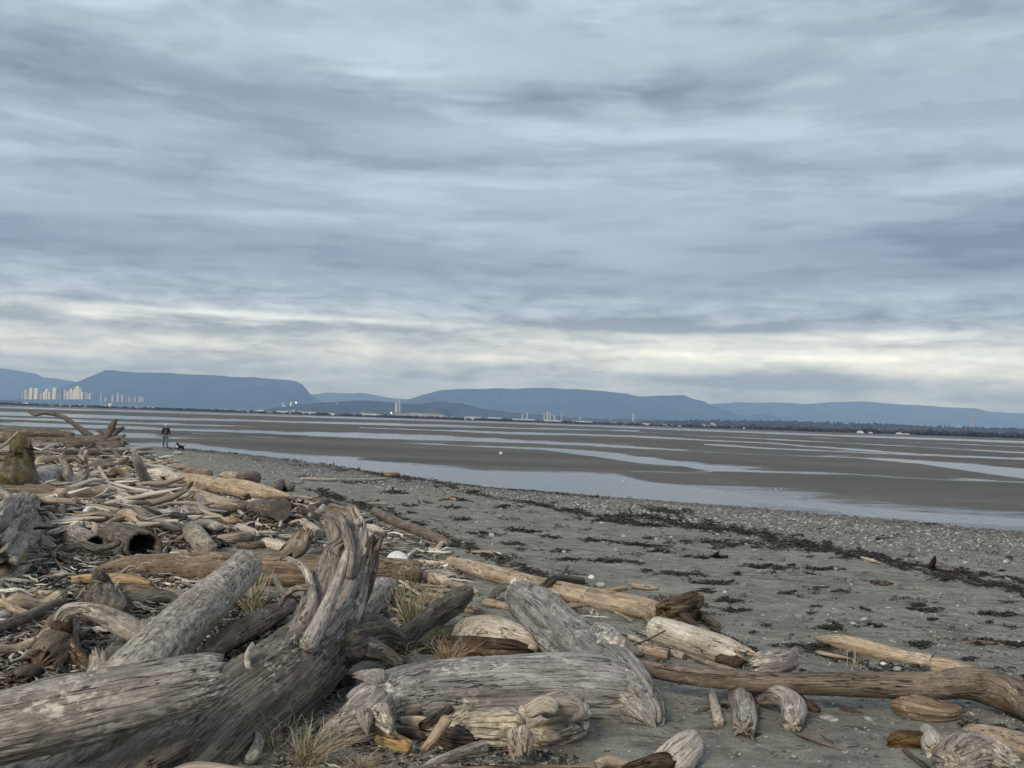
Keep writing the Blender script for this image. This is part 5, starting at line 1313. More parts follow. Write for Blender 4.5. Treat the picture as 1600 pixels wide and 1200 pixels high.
multi('cone shaped dark rough stump in front of the honey coloured log', [
    ('trunk', [(165, 965, 32, 0), (160, 935, 24, 0, 8.9), (156, 905, 15, 0, 9.0), (155, 890, 8, 0, 9.0)], 'dark', dict(ends=('worn', 'worn'), lump=.14, ridge=.16, notch=.12)),
    ('root', [(185, 970, 10, 0, 8.6), (196, 955, 6, 0, 8.6), (185, 920, 4, 0, 8.7)], 'silver', dict(ends=('broken', 'point'))),
    ('root', [(140, 960, 12, 0, 8.6), (128, 965, 8, 0, 8.6), (110, 975, 5, 0, 8.5)], 'rotten', dict(ends=('round', 'broken')))], name='driftwood_stump')
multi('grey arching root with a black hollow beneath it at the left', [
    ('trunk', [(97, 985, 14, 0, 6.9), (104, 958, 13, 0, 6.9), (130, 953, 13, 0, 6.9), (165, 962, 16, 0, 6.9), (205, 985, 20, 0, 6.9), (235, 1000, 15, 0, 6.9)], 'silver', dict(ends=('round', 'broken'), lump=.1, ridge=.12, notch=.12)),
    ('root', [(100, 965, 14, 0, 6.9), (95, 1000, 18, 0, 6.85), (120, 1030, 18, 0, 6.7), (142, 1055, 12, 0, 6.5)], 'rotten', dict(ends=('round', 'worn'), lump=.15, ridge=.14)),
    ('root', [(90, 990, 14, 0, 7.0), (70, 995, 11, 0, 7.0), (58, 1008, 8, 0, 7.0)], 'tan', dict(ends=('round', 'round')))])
# small detail: the boulders
def boulder(label, px, py, wpx, hpx, mat, name='boulder', d=None, group=None):
    p, t = hit(px, py + hpx * .6); t = float(t[0]) if d is None else d
    c = rays(px, py) * t + np.array([0, 0, CZ]); rx = wpx * t / FPX; rz = hpx * t / FPX
    th = np.linspace(0, math.pi, 22); ph = np.linspace(0, 2 * math.pi, 34, endpoint=False)
    TH, PH = np.meshgrid(th, ph, indexing='ij')
    d_ = np.stack([np.sin(TH) * np.cos(PH), np.sin(TH) * np.sin(PH), np.cos(TH)], -1)
    sd = nseed(); n = fbm(d_[..., 0] * 1.5 + sd, d_[..., 1] * 1.5, d_[..., 2] * 1.5, 4, sd)
    v = d_ * np.array([rx, rx * .8, rz]) * (1 + .16 * n)[..., None] + c
    o = mesh_obj(name, v.reshape(-1, 3), grid_faces(22, 34, True), mat, loc=c)
    tag(o, label, 'rock', group); return o
def stone_mat(name, a, b_):
    m, t, b = new_mat(name); g = t.new('ShaderNodeTexCoord').outputs['Object']
    n = t.noise(g, 7, 6, .65)
    c = t.ramp(n, [(.35, a), (.6, b_)])
    t.put(b, 'Base Color', t.mix(t.maprange(t.noise(g, 60, 3), .5, .7), c, tuple(x * 1.25 for x in b_)))
    b.inputs['Roughness'].default_value = .85; bump(t, b, t.noise(g, 22, 6, .7), .6, .02)
    return m
M['stone'] = stone_mat('boulder_grey', (.13, .13, .12), (.38, .38, .36))
M['stonew'] = stone_mat('boulder_white', (.55, .55, .53), (.74, .74, .71))
log('pale grey blunt log end behind the long slender log at right', [(1236, 1030, 15, 0), (1215, 1034, 20, 0), (1192, 1038, 20, 0), (1172, 1042, 12, 0)], 'silver', ends=('chop', 'broken'), lump=.12, ridge=.1, notch=.15)
boulder('round white boulder behind the wide brown log', 621, 876, 18, 15, M['stonew'])
boulder('flat pale grey stone on the sand right of the arched log', 1292, 1121, 12, 4, M['stone'])
boulder('angular pale stone in the weed below the tan log', 1402, 1046, 7, 5, M['stone'])
boulder('small white stone just left of the angular pale stone', 1380, 1038, 5, 4, M['stonew'])
boulder('small white stone beyond the dark forked branch', 924, 902, 5, 4, M['stonew'])
boulder('larger pale stone in the weed beyond the long pale log', 938, 914, 8, 5, M['stone'])
boulder('left one of two white stones in the upper pile', 244, 751, 10, 6, M['stonew'])
boulder('right one of two white stones in the upper pile', 262, 750, 9, 6, M['stonew'])
boulder('flat pale stone at the left of the right cluster sand', 1302, 1125, 9, 4, M['stone'])
boulder('grey stone resting under the black and white dog', 278, 708, 8, 3.4, M['stone'])

# ================================================================== SMALLER STICKS, CHIPS, WEED, PEBBLES
def in_poly(px, py, poly):
    inside = np.zeros(px.shape, bool); n = len(poly)
    for i in range(n):
        x1, y1 = poly[i]; x2, y2 = poly[(i + 1) % n]
        c = ((y1 > py) != (y2 > py)) & (px < (x2 - x1) * (py - y1) / (y2 - y1 + 1e-9) + x1)
        inside ^= c
    return inside
def sample_poly(poly, n, rng=RNG):
    P = np.array(poly); lo, hi = P.min(0), P.max(0)
    out = []
    while len(out) < n:
        x = rng.uniform(lo[0], hi[0], n * 2); y = rng.uniform(lo[1], hi[1], n * 2)
        m = in_poly(x, y, poly); out += list(zip(x[m], y[m]))
    return np.array(out[:n])
PILE = [(-20, 700), (200, 702), (280, 728), (400, 770), (500, 790), (470, 815), (340, 860), (330, 930), (470, 935), (430, 1000), (300, 1080), (-20, 1080)]
PILE_BACK = [(-20, 700), (215, 705), (290, 735), (260, 770), (300, 800), (330, 830), (240, 850), (-20, 860)]
PILE_MID = [(-20, 860), (240, 830), (300, 860), (320, 930), (300, 1000), (200, 1000), (-20, 1060)]
EDGE = [(380, 775), (520, 785), (620, 830), (740, 880), (700, 960), (600, 1000), (560, 900), (480, 850), (400, 860)]
FRONT = [(560, 1150), (900, 1180), (900, 1200), (430, 1200), (440, 1080), (520, 1060)]
# loose sticks: each is a thing of its own
KIND = {'bleach': 'bone pale', 'tan': 'tan', 'brown': 'brown', 'silver': 'silver grey', 'dark': 'dark grey', 'rotten': 'reddish rotten', 'yellow': 'honey yellow'}
STICK_COUNT = 0
LOOSE = []
def stick_mesh(mat, k):
    rng = np.random.default_rng(500 + k)
    n = 4; P = np.zeros((n, 3)); P[:, 0] = np.linspace(-.5, .5, n); P[:, 1] = rng.normal(0, .035, n); P[:, 2] = rng.normal(0, .02, n)
    r = rng.uniform(.028, .062)
    R = r * np.array([rng.uniform(.5, 1), 1, rng.uniform(.8, 1.05), rng.uniform(.4, 1)])
    v, f, g, _ = tube_geo(P, R, 12, 8, 900 + k, lump=.14, ridge=.08, ends=(['worn', 'broken', 'point'][k % 3], ['broken', 'worn', 'saw'][(k // 2) % 3]), flat=(1, rng.uniform(.5, 1)))
    me_o = mesh_obj('driftwood_stick', v, f, M[mat], attrs={'grain': g * np.array([1, 1, 1])})
    return me_o
protos = {}
for mt in KIND:
    protos[mt] = [stick_mesh(mt, k + 10 * list(KIND).index(mt)) for k in range(4)]
used_p = set()
def loose(poly, n, lmin, lmax, wts, where, group, up=.12, dirpref=None, thk=1.0, nm=None):
    global STICK_COUNT
    pts = sample_poly(poly, n)
    P, t = hit(pts[:, 0], pts[:, 1])
    kinds = list(wts); w = np.array([wts[k] for k in kinds], float); w /= w.sum()
    for i in range(n):
        mt = kinds[RNG.choice(len(kinds), p=w)]
        pr = protos[mt][RNG.integers(4)]
        if pr not in used_p: o = pr; used_p.add(pr)
        else:
            o = pr.copy(); COL.objects.link(o)
        L = float(np.clip(RNG.lognormal(math.log((lmin * lmax) ** .5), .45), lmin, lmax)) * float(np.clip(t[i] / 12, .55, 1.9))
        thick = RNG.uniform(.75, 1.5) * thk
        x, y = P[i, 0], P[i, 1]
        rz = RNG.normal(dirpref if dirpref is not None else 2.1, .75)
        tilt = RNG.normal(0, .10)
        z = float(terrain(x, y)) + L * .04 * thick + abs(math.sin(tilt)) * L * .45 + RNG.uniform(0, up) * RNG.random()
        o.location = (x, y, z); o.rotation_euler = (RNG.uniform(0, 6.28), -tilt, rz); o.scale = (L, L * thick, L * thick)
        if nm: o.name = nm
        LOOSE.append((o, KIND[mt], L, thick, np.array([x, y, z]), group, where))
        STICK_COUNT += 1
loose(PILE_BACK, 105, .35, 1.3, dict(bleach=3, tan=4, brown=4, silver=3, dark=2, rotten=1.2), 'in the far part of the pile', 'loose sticks in the far part of the pile', .15)
loose(PILE_MID, 70, .15, .7, dict(bleach=1.6, tan=3, brown=4, silver=3, dark=3, rotten=2), 'at the left in the near part of the pile', 'loose sticks in the near part of the pile', .10)
loose(EDGE, 55, .18, .8, dict(bleach=3.5, tan=3, brown=2.2, silver=2, dark=1.5, rotten=1), 'along the sandy right edge of the pile', 'loose sticks along the edge of the pile', .04)
loose(PILE_BACK, 92, .5, 1.1, dict(bleach=2, tan=4, brown=3, silver=4, dark=2), 'x', 'medium logs in the far part of the pile', .15, thk=1.6, nm='driftwood_log')
loose(PILE_MID, 24, .35, .9, dict(bleach=1, tan=3, brown=3, silver=4, dark=4), 'x', 'medium logs in the near part of the pile', .10, thk=1.7, nm='driftwood_log')
loose(FRONT, 28, .06, .3, dict(bleach=2, tan=2, brown=2, dark=3, rotten=2), 'on the sand in the bottom foreground', 'loose sticks on the bottom foreground', .01)
loose([(760, 870), (1100, 1010), (1300, 1060), (1500, 1080), (1500, 1195), (1050, 1150), (960, 1010), (800, 930)], 22, .08, .32, dict(bleach=1, tan=2, brown=2, dark=4, rotten=2), 'scattered on the sand at right', 'loose sticks on the open sand', .0)
_seen = {}
LN = [l for l in LAND if l[3] > .03]
for o, kd, L, th_, c, group, where in LOOSE:
    sz = 'long' if L > .75 else ('mid length' if L > .4 else ('short' if L > .2 else 'tiny'))
    sz += ' stout' if th_ > 1.25 else (' thin' if th_ < .95 else '')
    ds = [(float(np.linalg.norm((l[1] - c) * np.array([1, .7, .3]))), l) for l in LN]
    ds.sort(key=lambda q: q[0]); done = False
    for d_, l in ds[:9]:
        dx, dy = c[0] - l[1][0], c[1] - l[1][1]
        sd = ('right of' if dx > 0 else 'left of') if abs(dx) > abs(dy) * .6 else ('behind' if dy > 0 else 'in front of')
        lab = f'{sz} {kd} {"log" if o.name.startswith("driftwood_log") else "stick"} {sd} the {l[0]}'
        if lab not in _seen and len(lab.split()) <= 16: done = True; break
    _seen[lab] = 1
    tag(o, lab, 'driftwood', group)
for mt in protos:
    for p in protos[mt]:
        if p not in used_p: bpy.data.objects.remove(p)

def vcol_mat(name, rough=.9, spec=.2, grain=0):
    m, t, b = new_mat(name)
    a = t.new('ShaderNodeAttribute', attribute_name='tint').outputs['Vector']
    g = t.new('ShaderNodeNewGeometry').outputs['Position']
    n = t.maprange(t.noise(g, 70, 4, .65), .3, .7, .72, 1.25)
    t.put(b, 'Base Color', t.mix(1.0, a, t.new('ShaderNodeCombineColor', ins={0: n, 1: n, 2: n}).outputs[0], 'MULTIPLY'))
    b.inputs['Roughness'].default_value = rough; b.inputs['Specular IOR Level'].default_value = spec
    return m
def rot_mats(n, tilt):
    a = RNG.uniform(0, 2 * math.pi, n); b = RNG.normal(0, tilt, n); c = RNG.normal(0, tilt, n)
    ca, sa, cb, sb, cc, sc = np.cos(a), np.sin(a), np.cos(b), np.sin(b), np.cos(c), np.sin(c)
    Z = np.zeros(n); O = np.ones(n)
    Rz = np.stack([ca, -sa, Z, sa, ca, Z, Z, Z, O], -1).reshape(n, 3, 3)
    Ry = np.stack([cb, Z, sb, Z, O, Z, -sb, Z, cb], -1).reshape(n, 3, 3)
    Rx = np.stack([O, Z, Z, Z, cc, -sc, Z, sc, cc], -1).reshape(n, 3, 3)
    return Rz @ Ry @ Rx
ICO_V = None
def ico():
    t = (1 + 5 ** .5) / 2
    v = np.array([(-1, t, 0), (1, t, 0), (-1, -t, 0), (1, -t, 0), (0, -1, t), (0, 1, t), (0, -1, -t), (0, 1, -t), (t, 0, -1), (t, 0, 1), (-t, 0, -1), (-t, 0, 1)], float)
    v /= np.linalg.norm(v[0])
    f = np.array([(0, 11, 5), (0, 5, 1), (0, 1, 7), (0, 7, 10), (0, 10, 11), (1, 5, 9), (5, 11, 4), (11, 10, 2), (10, 7, 6), (7, 1, 8), (3, 9, 4), (3, 4, 2), (3, 2, 6), (3, 6, 8), (3, 8, 9), (4, 9, 5), (2, 4, 11), (6, 2, 10), (8, 6, 7), (9, 8, 1)])
    return v, f
def scatter(name, base_v, base_f, pos, scl, tints, mat, tilt, smooth, label, cat=None, jitter=.18):
    n = len(pos); k = len(base_v)
    v = base_v[None] * scl[:, None, :] * RNG.uniform(1 - jitter, 1 + jitter, (n, k, 1))
    R_ = rot_mats(n, tilt)
    v = np.einsum('nij,nkj->nki', R_, v) + pos[:, None, :]
    f = (base_f[None] + (np.arange(n) * k)[:, None, None]).reshape(-1, base_f.shape[1])
    tn = np.repeat(tints, k, 0)
    o = mesh_obj(name, v.reshape(-1, 3), f, mat, smooth=smooth, attrs={'tint': tn})
    tag(o, label, kind='stuff'); return o
box_v = np.array([(x, y, z) for x in (-1, 1) for y in (-1, 1) for z in (-1, 1)], float) * .5
box_f = np.array([(0, 1, 3, 2), (4, 6, 7, 5), (0, 4, 5, 1), (2, 3, 7, 6), (0, 2, 6, 4), (1, 5, 7, 3)])
def palette(n, cols, w, var=.25):
    c = np.array(cols)[RNG.choice(len(cols), n, p=np.array(w) / sum(w))]
    return c * RNG.uniform(1 - var, 1 + var, (n, 1))
WOODC = [(.085, .068, .052), (.17, .14, .11), (.31, .27, .215), (.50, .465, .40), (.15, .14, .12), (.025, .022, .018), (.11, .07, .05)]
def chips(poly, n, smin, smax, lift, cols=WOODC, w=(5, 4, 2.4, 1.1, 4, 6, 1.4)):  # weighted to near-black: shade in the pile's gaps painted into the litter
    p = sample_poly(poly, n); P, t = hit(p[:, 0], p[:, 1])
    s = np.exp(RNG.uniform(math.log(smin), math.log(smax), n)) * np.clip(t / 11, .45, 2.2)
    P[:, 2] = terrain(P[:, 0], P[:, 1]) + s * .05 + RNG.random(n) ** 2 * lift * np.clip(t / 11, .4, 1.6)
    sc = np.stack([s, s * RNG.uniform(.12, .35, n), s * RNG.uniform(.05, .16, n)], -1)
    return P, sc, palette(n, cols, w)
chip_m = vcol_mat('wood_chips')
for poly, n, a, b_, lf, nm, lab in ((PILE, 26000, .022, .20, .05, 'wood_litter', 'brown litter of bark and splinters filling the gaps of the driftwood pile'),
                     (EDGE, 3200, .02, .12, .01, 'wood_litter', 'scattered splinters along the sandy edge of the pile'),
                     (FRONT, 1900, .02, .13, .01, 'wood_litter', 'bark crumbs and splinters on the sand at the bottom')):
    P, sc_, tn = chips(poly, n, a, b_, lf)
    scatter(nm, box_v, box_f, P, sc_, tn, chip_m, .30, False, lab)

# thin twigs: a tangle too dense to count
def twigs(poly, n, l0, l1, lift, seed, lab):
    rng = np.random.default_rng(seed); k = 5; th = np.linspace(0, 2 * math.pi, k, endpoint=False)
    for q in range(3):
        cen = np.stack([np.linspace(-.5, .5, 5), rng.normal(0, .03, 5) , rng.normal(0, .02, 5)], -1); rr = np.array([.35, 1, 1.05, .8, .3])
        v = np.concatenate([cen[i] + np.stack([0 * th, np.cos(th) * rr[i], np.sin(th) * rr[i]], -1) * np.array([1, .028, .028]) for i in range(5)])
        f = grid_faces(5, k, True)
        p = sample_poly(poly, n); P, t = hit(p[:, 0], p[:, 1])
        L = np.exp(RNG.uniform(math.log(l0), math.log(l1), n)) * np.clip(t / 12, .5, 1.6)
        P[:, 2] = terrain(P[:, 0], P[:, 1]) + L * .03 + RNG.random(n) * lift * np.clip(t / 12, .4, 1.5)
        th_ = RNG.uniform(.6, 1.9, n)
        sc = np.stack([L, L * th_, L * th_], -1)
        tn = palette(n, [(.15, .12, .095), (.27, .225, .175), (.42, .37, .295), (.66, .62, .54), (.33, .32, .29), (.07, .062, .052)], (2.5, 3.6, 4.4, 3.6, 4, 3))
        scatter('loose_twigs', v, f, P, sc, tn, chip_m, .16, True, lab, jitter=.03)
twigs(PILE_BACK, 400, .22, .95, .22, 1, 'tangle of thin sticks and twigs in the far part of the pile')
twigs(PILE_MID, 240, .10, .55, .12, 2, 'tangle of thin sticks and twigs in the near part of the pile')
twigs(EDGE, 170, .08, .5, .03, 3, 'thin sticks and twigs strewn along the edge of the pile')
twigs(FRONT, 70, .04, .2, .01, 4, 'thin twigs strewn on the sand at the bottom')
twigs([(640, 840), (760, 870), (980, 945), (1180, 1020), (1120, 1050), (960, 990), (700, 900)], 45, .08, .4, .01, 5, 'thin twigs strewn along the weed in the middle of the beach')

# mound of sand and bark that carries the pile
# pebbles
iv, if_ = ico()
def pebbles():
    n = 150000
    px = RNG.uniform(240, 1640, n); py = 700 + (1200 - 700) * RNG.random(n) ** 1.5
    P, t = hit(px, py)
    s = shore_s(P[:, 0], P[:, 1]); x1, y1 = P[:, 0], P[:, 1]
    gz = fbm(x1 * .25, y1 * .25, 7, 4, 31)
    lim = 9.5 + np.interp(x1, [-30, -10, 0, 8, 16, 30], [-3, -2.0, 2.5, 7.0, 8, 8])
    gr = sstep(3.5, -3.0, s - lim + gz * 6)
    pr = np.clip(gr * .95 + .035 + .10 * sstep(.1, .5, gz), 0, 1) * (s > -.6)
    keep = RNG.random(n) < pr
    P, t, s = P[keep], t[keep], s[keep]; n = len(P)
    r = np.exp(RNG.normal(math.log(.015), .5, n)) * np.clip(t / 14, .55, 2.2)
    r = np.minimum(r, .055)
    P[:, 2] = terrain(P[:, 0], P[:, 1]) + r * .15
    sc = np.stack([r * RNG.uniform(.8, 1.4, n), r * RNG.uniform(.7, 1.1, n), r * RNG.uniform(.4, .7, n)], -1)
    tn = palette(n, [(.10, .10, .095), (.20, .20, .19), (.33, .33, .31), (.52, .51, .48), (.22, .18, .14)], (5, 5, 3.5, .5, 1))
    wet = np.clip(1 - s / 5.0, 0, 1)[:, None]; tn = tn * (1 - .5 * wet)
    scatter('pebbles', iv, if_, P, sc, tn, vcol_mat('pebble_stone', .7, .35), .3, True, 'grey pebbles and shell bits strewn over the beach')
pebbles()

# seaweed wrack
WR = [([(255, 701), (300, 704), (430, 714), (500, 724), (560, 735), (625, 746), (690, 755), (720, 766), (800, 782), (870, 796), (930, 806), (960, 808)], 3.0, 7000),
      ([(690, 755), (790, 765), (880, 772), (960, 780)], 1.2, 900),
      ([(960, 807), (1080, 822), (1200, 838), (1330, 866), (1450, 893), (1530, 910), (1640, 935)], 7.0, 12000),
      ([(1250, 853), (1400, 880), (1500, 893), (1640, 918)], 4.0, 3200),
      ([(1000, 790), (1045, 800), (1085, 822)], 4, 1500),
      ([(1040, 848), (1120, 850), (1200, 853), (1290, 862)], 5, 1700),
      ([(560, 792), (610, 806), (660, 826), (720, 852), (790, 880), (850, 900), (920, 925), (965, 945)], 7, 5500),
      ([(500, 772), (540, 782), (580, 795)], 5, 1300),
      ([(1085, 962), (1110, 985), (1140, 1005), (1180, 1020)], 7, 1500),
      ([(1250, 1012), (1300, 1028), (1380, 1046), (1480, 1052), (1560, 1062)], 8, 3000),
      ([(1500, 1135), (1560, 1140), (1620, 1150)], 6, 900)]
PATCH = [(813, 829, 32, 5), (720, 813, 22, 4), (890, 875, 24, 4), (950, 877, 32, 5), (875, 862, 18, 4), (705, 793, 20, 3), (640, 790, 18, 2.5), (720, 783, 14, 3), (1150, 955, 22, 6), (1105, 925, 14, 6), (1140, 940, 26, 5), (1438, 1008, 20, 9),
         (1365, 978, 18, 4), (1300, 983, 30, 5), (1278, 1013, 22, 8), (1060, 898, 40, 5), (1110, 912, 40, 5), (1030, 862, 30, 3), (1000, 852, 60, 3), (1100, 872, 40, 4), (1200, 887, 50, 5), (1290, 890, 40, 4), (1130, 830, 30, 4), (1070, 800, 18, 5),
         (920, 985, 30, 3), (950, 992, 16, 3), (1550, 1003, 40, 5), (1590, 1010, 20, 6), (1450, 955, 24, 5), (1560, 960, 40, 5), (1380, 912, 14, 3), (470, 728, 20, 3), (400, 720, 14, 2.5), (530, 735, 16, 3), (560, 755, 30, 3), (620, 770, 26, 3),
         (860, 840, 20, 3), (930, 845, 30, 3), (990, 880, 20, 3), (1130, 1108, 14, 3), (1180, 1150, 10, 3), (760, 835, 30, 3), (800, 850, 26, 3), (955, 815, 40, 5), (1010, 822, 40, 5), (430, 765, 14, 5), (475, 745, 14, 3), (1240, 1010, 14, 5)]
def weed():
    pts = []
    for pl, w, n in WR:
        pl = np.array(pl, float); seg = np.linalg.norm(np.diff(pl, axis=0), axis=1); cum = np.concatenate([[0], np.cumsum(seg)])
        u = RNG.uniform(0, cum[-1], n)
        cl = np.abs(vnoise(u / 16, 0, 0, int(w * 7) + n)); keep = RNG.random(n) < .12 + cl * 1.5
        u = u[keep]
        x = np.interp(u, cum, pl[:, 0]); y = np.interp(u, cum, pl[:, 1]) + RNG.normal(0, w * .5, len(u)) * (.5 + np.abs(vnoise(u / 30, 3, 0, 5)))
        pts.append(np.stack([x + RNG.normal(0, 3, len(u)), y + w * .6 * vnoise(x / 22, w, 0, 9)], -1))
    for x, y, w, h in PATCH:
        n = int(w * h * 2.0)
        xx = RNG.normal(0, .42, n); yy = RNG.normal(0, .34, n)
        h *= .7; pts.append(np.stack([x + xx * w, y + yy * h + .04 * xx * w + 2 * vnoise(xx * 3, x, 0, 3)], -1))
    n = 900                                                # scattered crumbs
    for _ in range(230):
        cx = RNG.uniform(450, 1600); cy = 730 + RNG.random() ** .9 * 330 + (cx - 800) * .05
        k = RNG.integers(14, 60); w = RNG.uniform(5, 26)
        xx = RNG.normal(0, .5, k)
        pts.append(np.stack([cx + xx * w, cy + RNG.normal(0, 1.1, k) + xx * w * RNG.normal(.05, .1)], -1))
    p = np.concatenate(pts); P, t = hit(p[:, 0], p[:, 1])
    n = len(P); s = np.exp(RNG.normal(math.log(.022), .6, n)) * np.clip(t / 14, .5, 2.2)
    P[:, 2] = terrain(P[:, 0], P[:, 1]) + RNG.random(n) ** 2 * .030 * np.clip(t / 14, .5, 1.5) + .004
    sc = np.stack([s * 1.5, s * RNG.uniform(.12, .4, n), s * RNG.uniform(.05, .2, n)], -1)
    tn = palette(n, [(.022, .021, .015), (.040, .036, .024), (.012, .012, .010), (.07, .055, .035), (.12, .11, .09)], (5, 4, 3, 2, 1.2))
    scatter('seaweed', box_v, box_f, P, sc, tn, vcol_mat('dried_seaweed', .75, .3), .22, False, 'dark dried seaweed wrack in broken lines along the beach', jitter=.3)
weed()

# ---- dune grass
def grass_mat(name, a, b_):
    m, t, b = new_mat(name)
    oi = t.new('ShaderNodeNewGeometry').outputs['Position']
    t.put(b, 'Base Color', t.mix(t.noise(oi, 40, 2), a, b_)); b.inputs['Roughness'].default_value = .7
    return m
GR = {'straw': grass_mat('straw_grass', (.20, .16, .095), (.44, .38, .27)), 'green': grass_mat('green_grass', (.07, .09, .035), (.21, .22, .11)), 'rust': grass_mat('rusty_grass', (.20, .11, .06), (.38, .27, .16))}
def tuft(label, px, py, n, hpx, spread, mats, d=None, lean=(0, 0), flat=0.0):
    P, t = hit(px, py); P = P[0]; t = float(t[0]) if d is None else d
    if d is not None: P = rays(px, py) * d + np.array([0, 0, CZ])
    H = hpx * t / FPX
    root = empty('grass_tuft', P); tag(root, label, 'grass', 'tufts of beach grass')
    for mname, share in mats:
        mb = MB()
        for i in range(int(n * share * 1.25)):
            a = RNG.uniform(0, 2 * math.pi); h = H * RNG.uniform(.45, 1.1); w = .0038 * t / 6 * RNG.uniform(.7, 1.3)
            if RNG.random() < .28: h *= .6; flat_ = min(.85, flat + .5)
            else: flat_ = flat
            out = np.array([math.cos(a), math.sin(a), 0]) * h * abs(RNG.normal(0, spread * 1.25)) + np.array([lean[0], lean[1], 0]) * h * RNG.uniform(.5, 1.2)
            b0 = P + np.array([math.cos(a), math.sin(a), 0]) * RNG.uniform(0, .05) * t / 6
            side = np.array([-math.sin(a + 1.0), math.cos(a + 1.0), 0]); side = np.array([1.0, 0.25 * math.sin(a), 0]) if abs(side[0]) < .5 else side
            vv = []
            k = 5
            up = h * (1 - flat_ * RNG.uniform(.6, 1)); kink = RNG.normal(0, .10, 3) * h * np.array([1, 1, .4])
            for j in range(k):
                q = j / (k - 1)
                c = b0 + out * q ** 1.6 + np.array([0, 0, up * (q - .25 * q ** 3 * (1 + np.linalg.norm(out) / (h + 1e-6)))])
                c = c + kink * math.sin(q * math.pi) * (1 + q); ww = w * (1 - q * .85)
                vv += [c - side * ww, c + side * ww]
            mb.add(vv, [(2 * j, 2 * j + 1, 2 * j + 3, 2 * j + 2) for j in range(k - 1)])
        o = mb.build('blades', GR[mname], root, loc=tuple(P)); o['kind'] = 'stuff'
    return root
tuft('tall green and straw grass tuft growing left of the dark split log', 645, 985, 90, 120, .28, (('green', .55), ('straw', .45)))
tuft('single tall grass stem beside the rounded log end', 646, 975, 5, 210, .05, (('straw', 1),))
tuft('rusty dead grass in front of the gnarled cream stump', 700, 1040, 150, 62, .75, (('rust', .6), ('straw', .4)))
tuft('rusty grass clump left of the gnarled cream stump', 620, 1045, 90, 75, .8, (('straw', .5), ('rust', .5)))
tuft('straw grass flattened along the bottom edge', 478, 1195, 190, 125, .65, (('straw', .75), ('green', .1), ('rust', .15)), lean=(.25, 0), flat=.35)
tuft('long straw blades fanning left over the dark bole', 430, 1170, 34, 150, .35, (('straw', 1),), lean=(-.55, 0), flat=.15)
tuft('sparse straw grass in front of the wide brown log', 345, 955, 34, 110, .25, (('straw', .8), ('green', .2)), lean=(-.15, 0))
tuft('green grass tuft between the mottled log and the brown sloping log', 395, 960, 60, 75, .45, (('green', .5), ('straw', .5)))
tuft('thin straw stems right of the mottled log', 405, 935, 14, 125, .25, (('straw', 1),), lean=(.35, 0))
tuft('straw grass under the corner log', 305, 1150, 26, 60, .5, (('straw', 1),), d=4.9)
tuft('dry blades at the bottom centre edge', 560, 1205, 120, 60, .9, (('straw', .7), ('rust', .3)), lean=(.3, 0), flat=.45)
tuft('few pale stems by the thick bleached log', 1060, 1015, 16, 28, .4, (('straw', 1),))
tuft('few stems in the weed below the tan log', 1335, 1045, 12, 45, .5, (('straw', 1),))
tuft('dead grass clump in the middle of the far pile', 240, 860, 30, 50, .6, (('rust', 1),))

# ================================================================== PERSON, DOG, GULLS, BUOY
def skin_obj(name, joints, edges, mat, parent=None, loc=None, sub=2, root=0):
    me = bpy.data.meshes.new(name); me.from_pydata([j[:3] for j in joints], edges, [])
    o = bpy.data.objects.new(name, me); COL.objects.link(o)
    md = o.modifiers.new('skin', 'SKIN'); ss = o.modifiers.new('sub', 'SUBSURF'); ss.levels = sub; ss.render_levels = sub
    for i, j in enumerate(joints):
        sv = me.skin_vertices[0].data[i]; r = j[3]
        sv.radius = r if isinstance(r, tuple) else (r, r); sv.use_root = (i == root)
    dg = bpy.context.evaluated_depsgraph_get(); dg.update()
    ev = o.evaluated_get(dg); m2 = bpy.data.meshes.new_from_object(ev)
    o.modifiers.clear(); o.data = m2; m2.name = name
    m2.materials.clear(); m2.materials.append(mat)
    m2.polygons.foreach_set('use_smooth', np.ones(len(m2.polygons), dtype=bool))
    if parent is not None: o.parent = parent
    return o
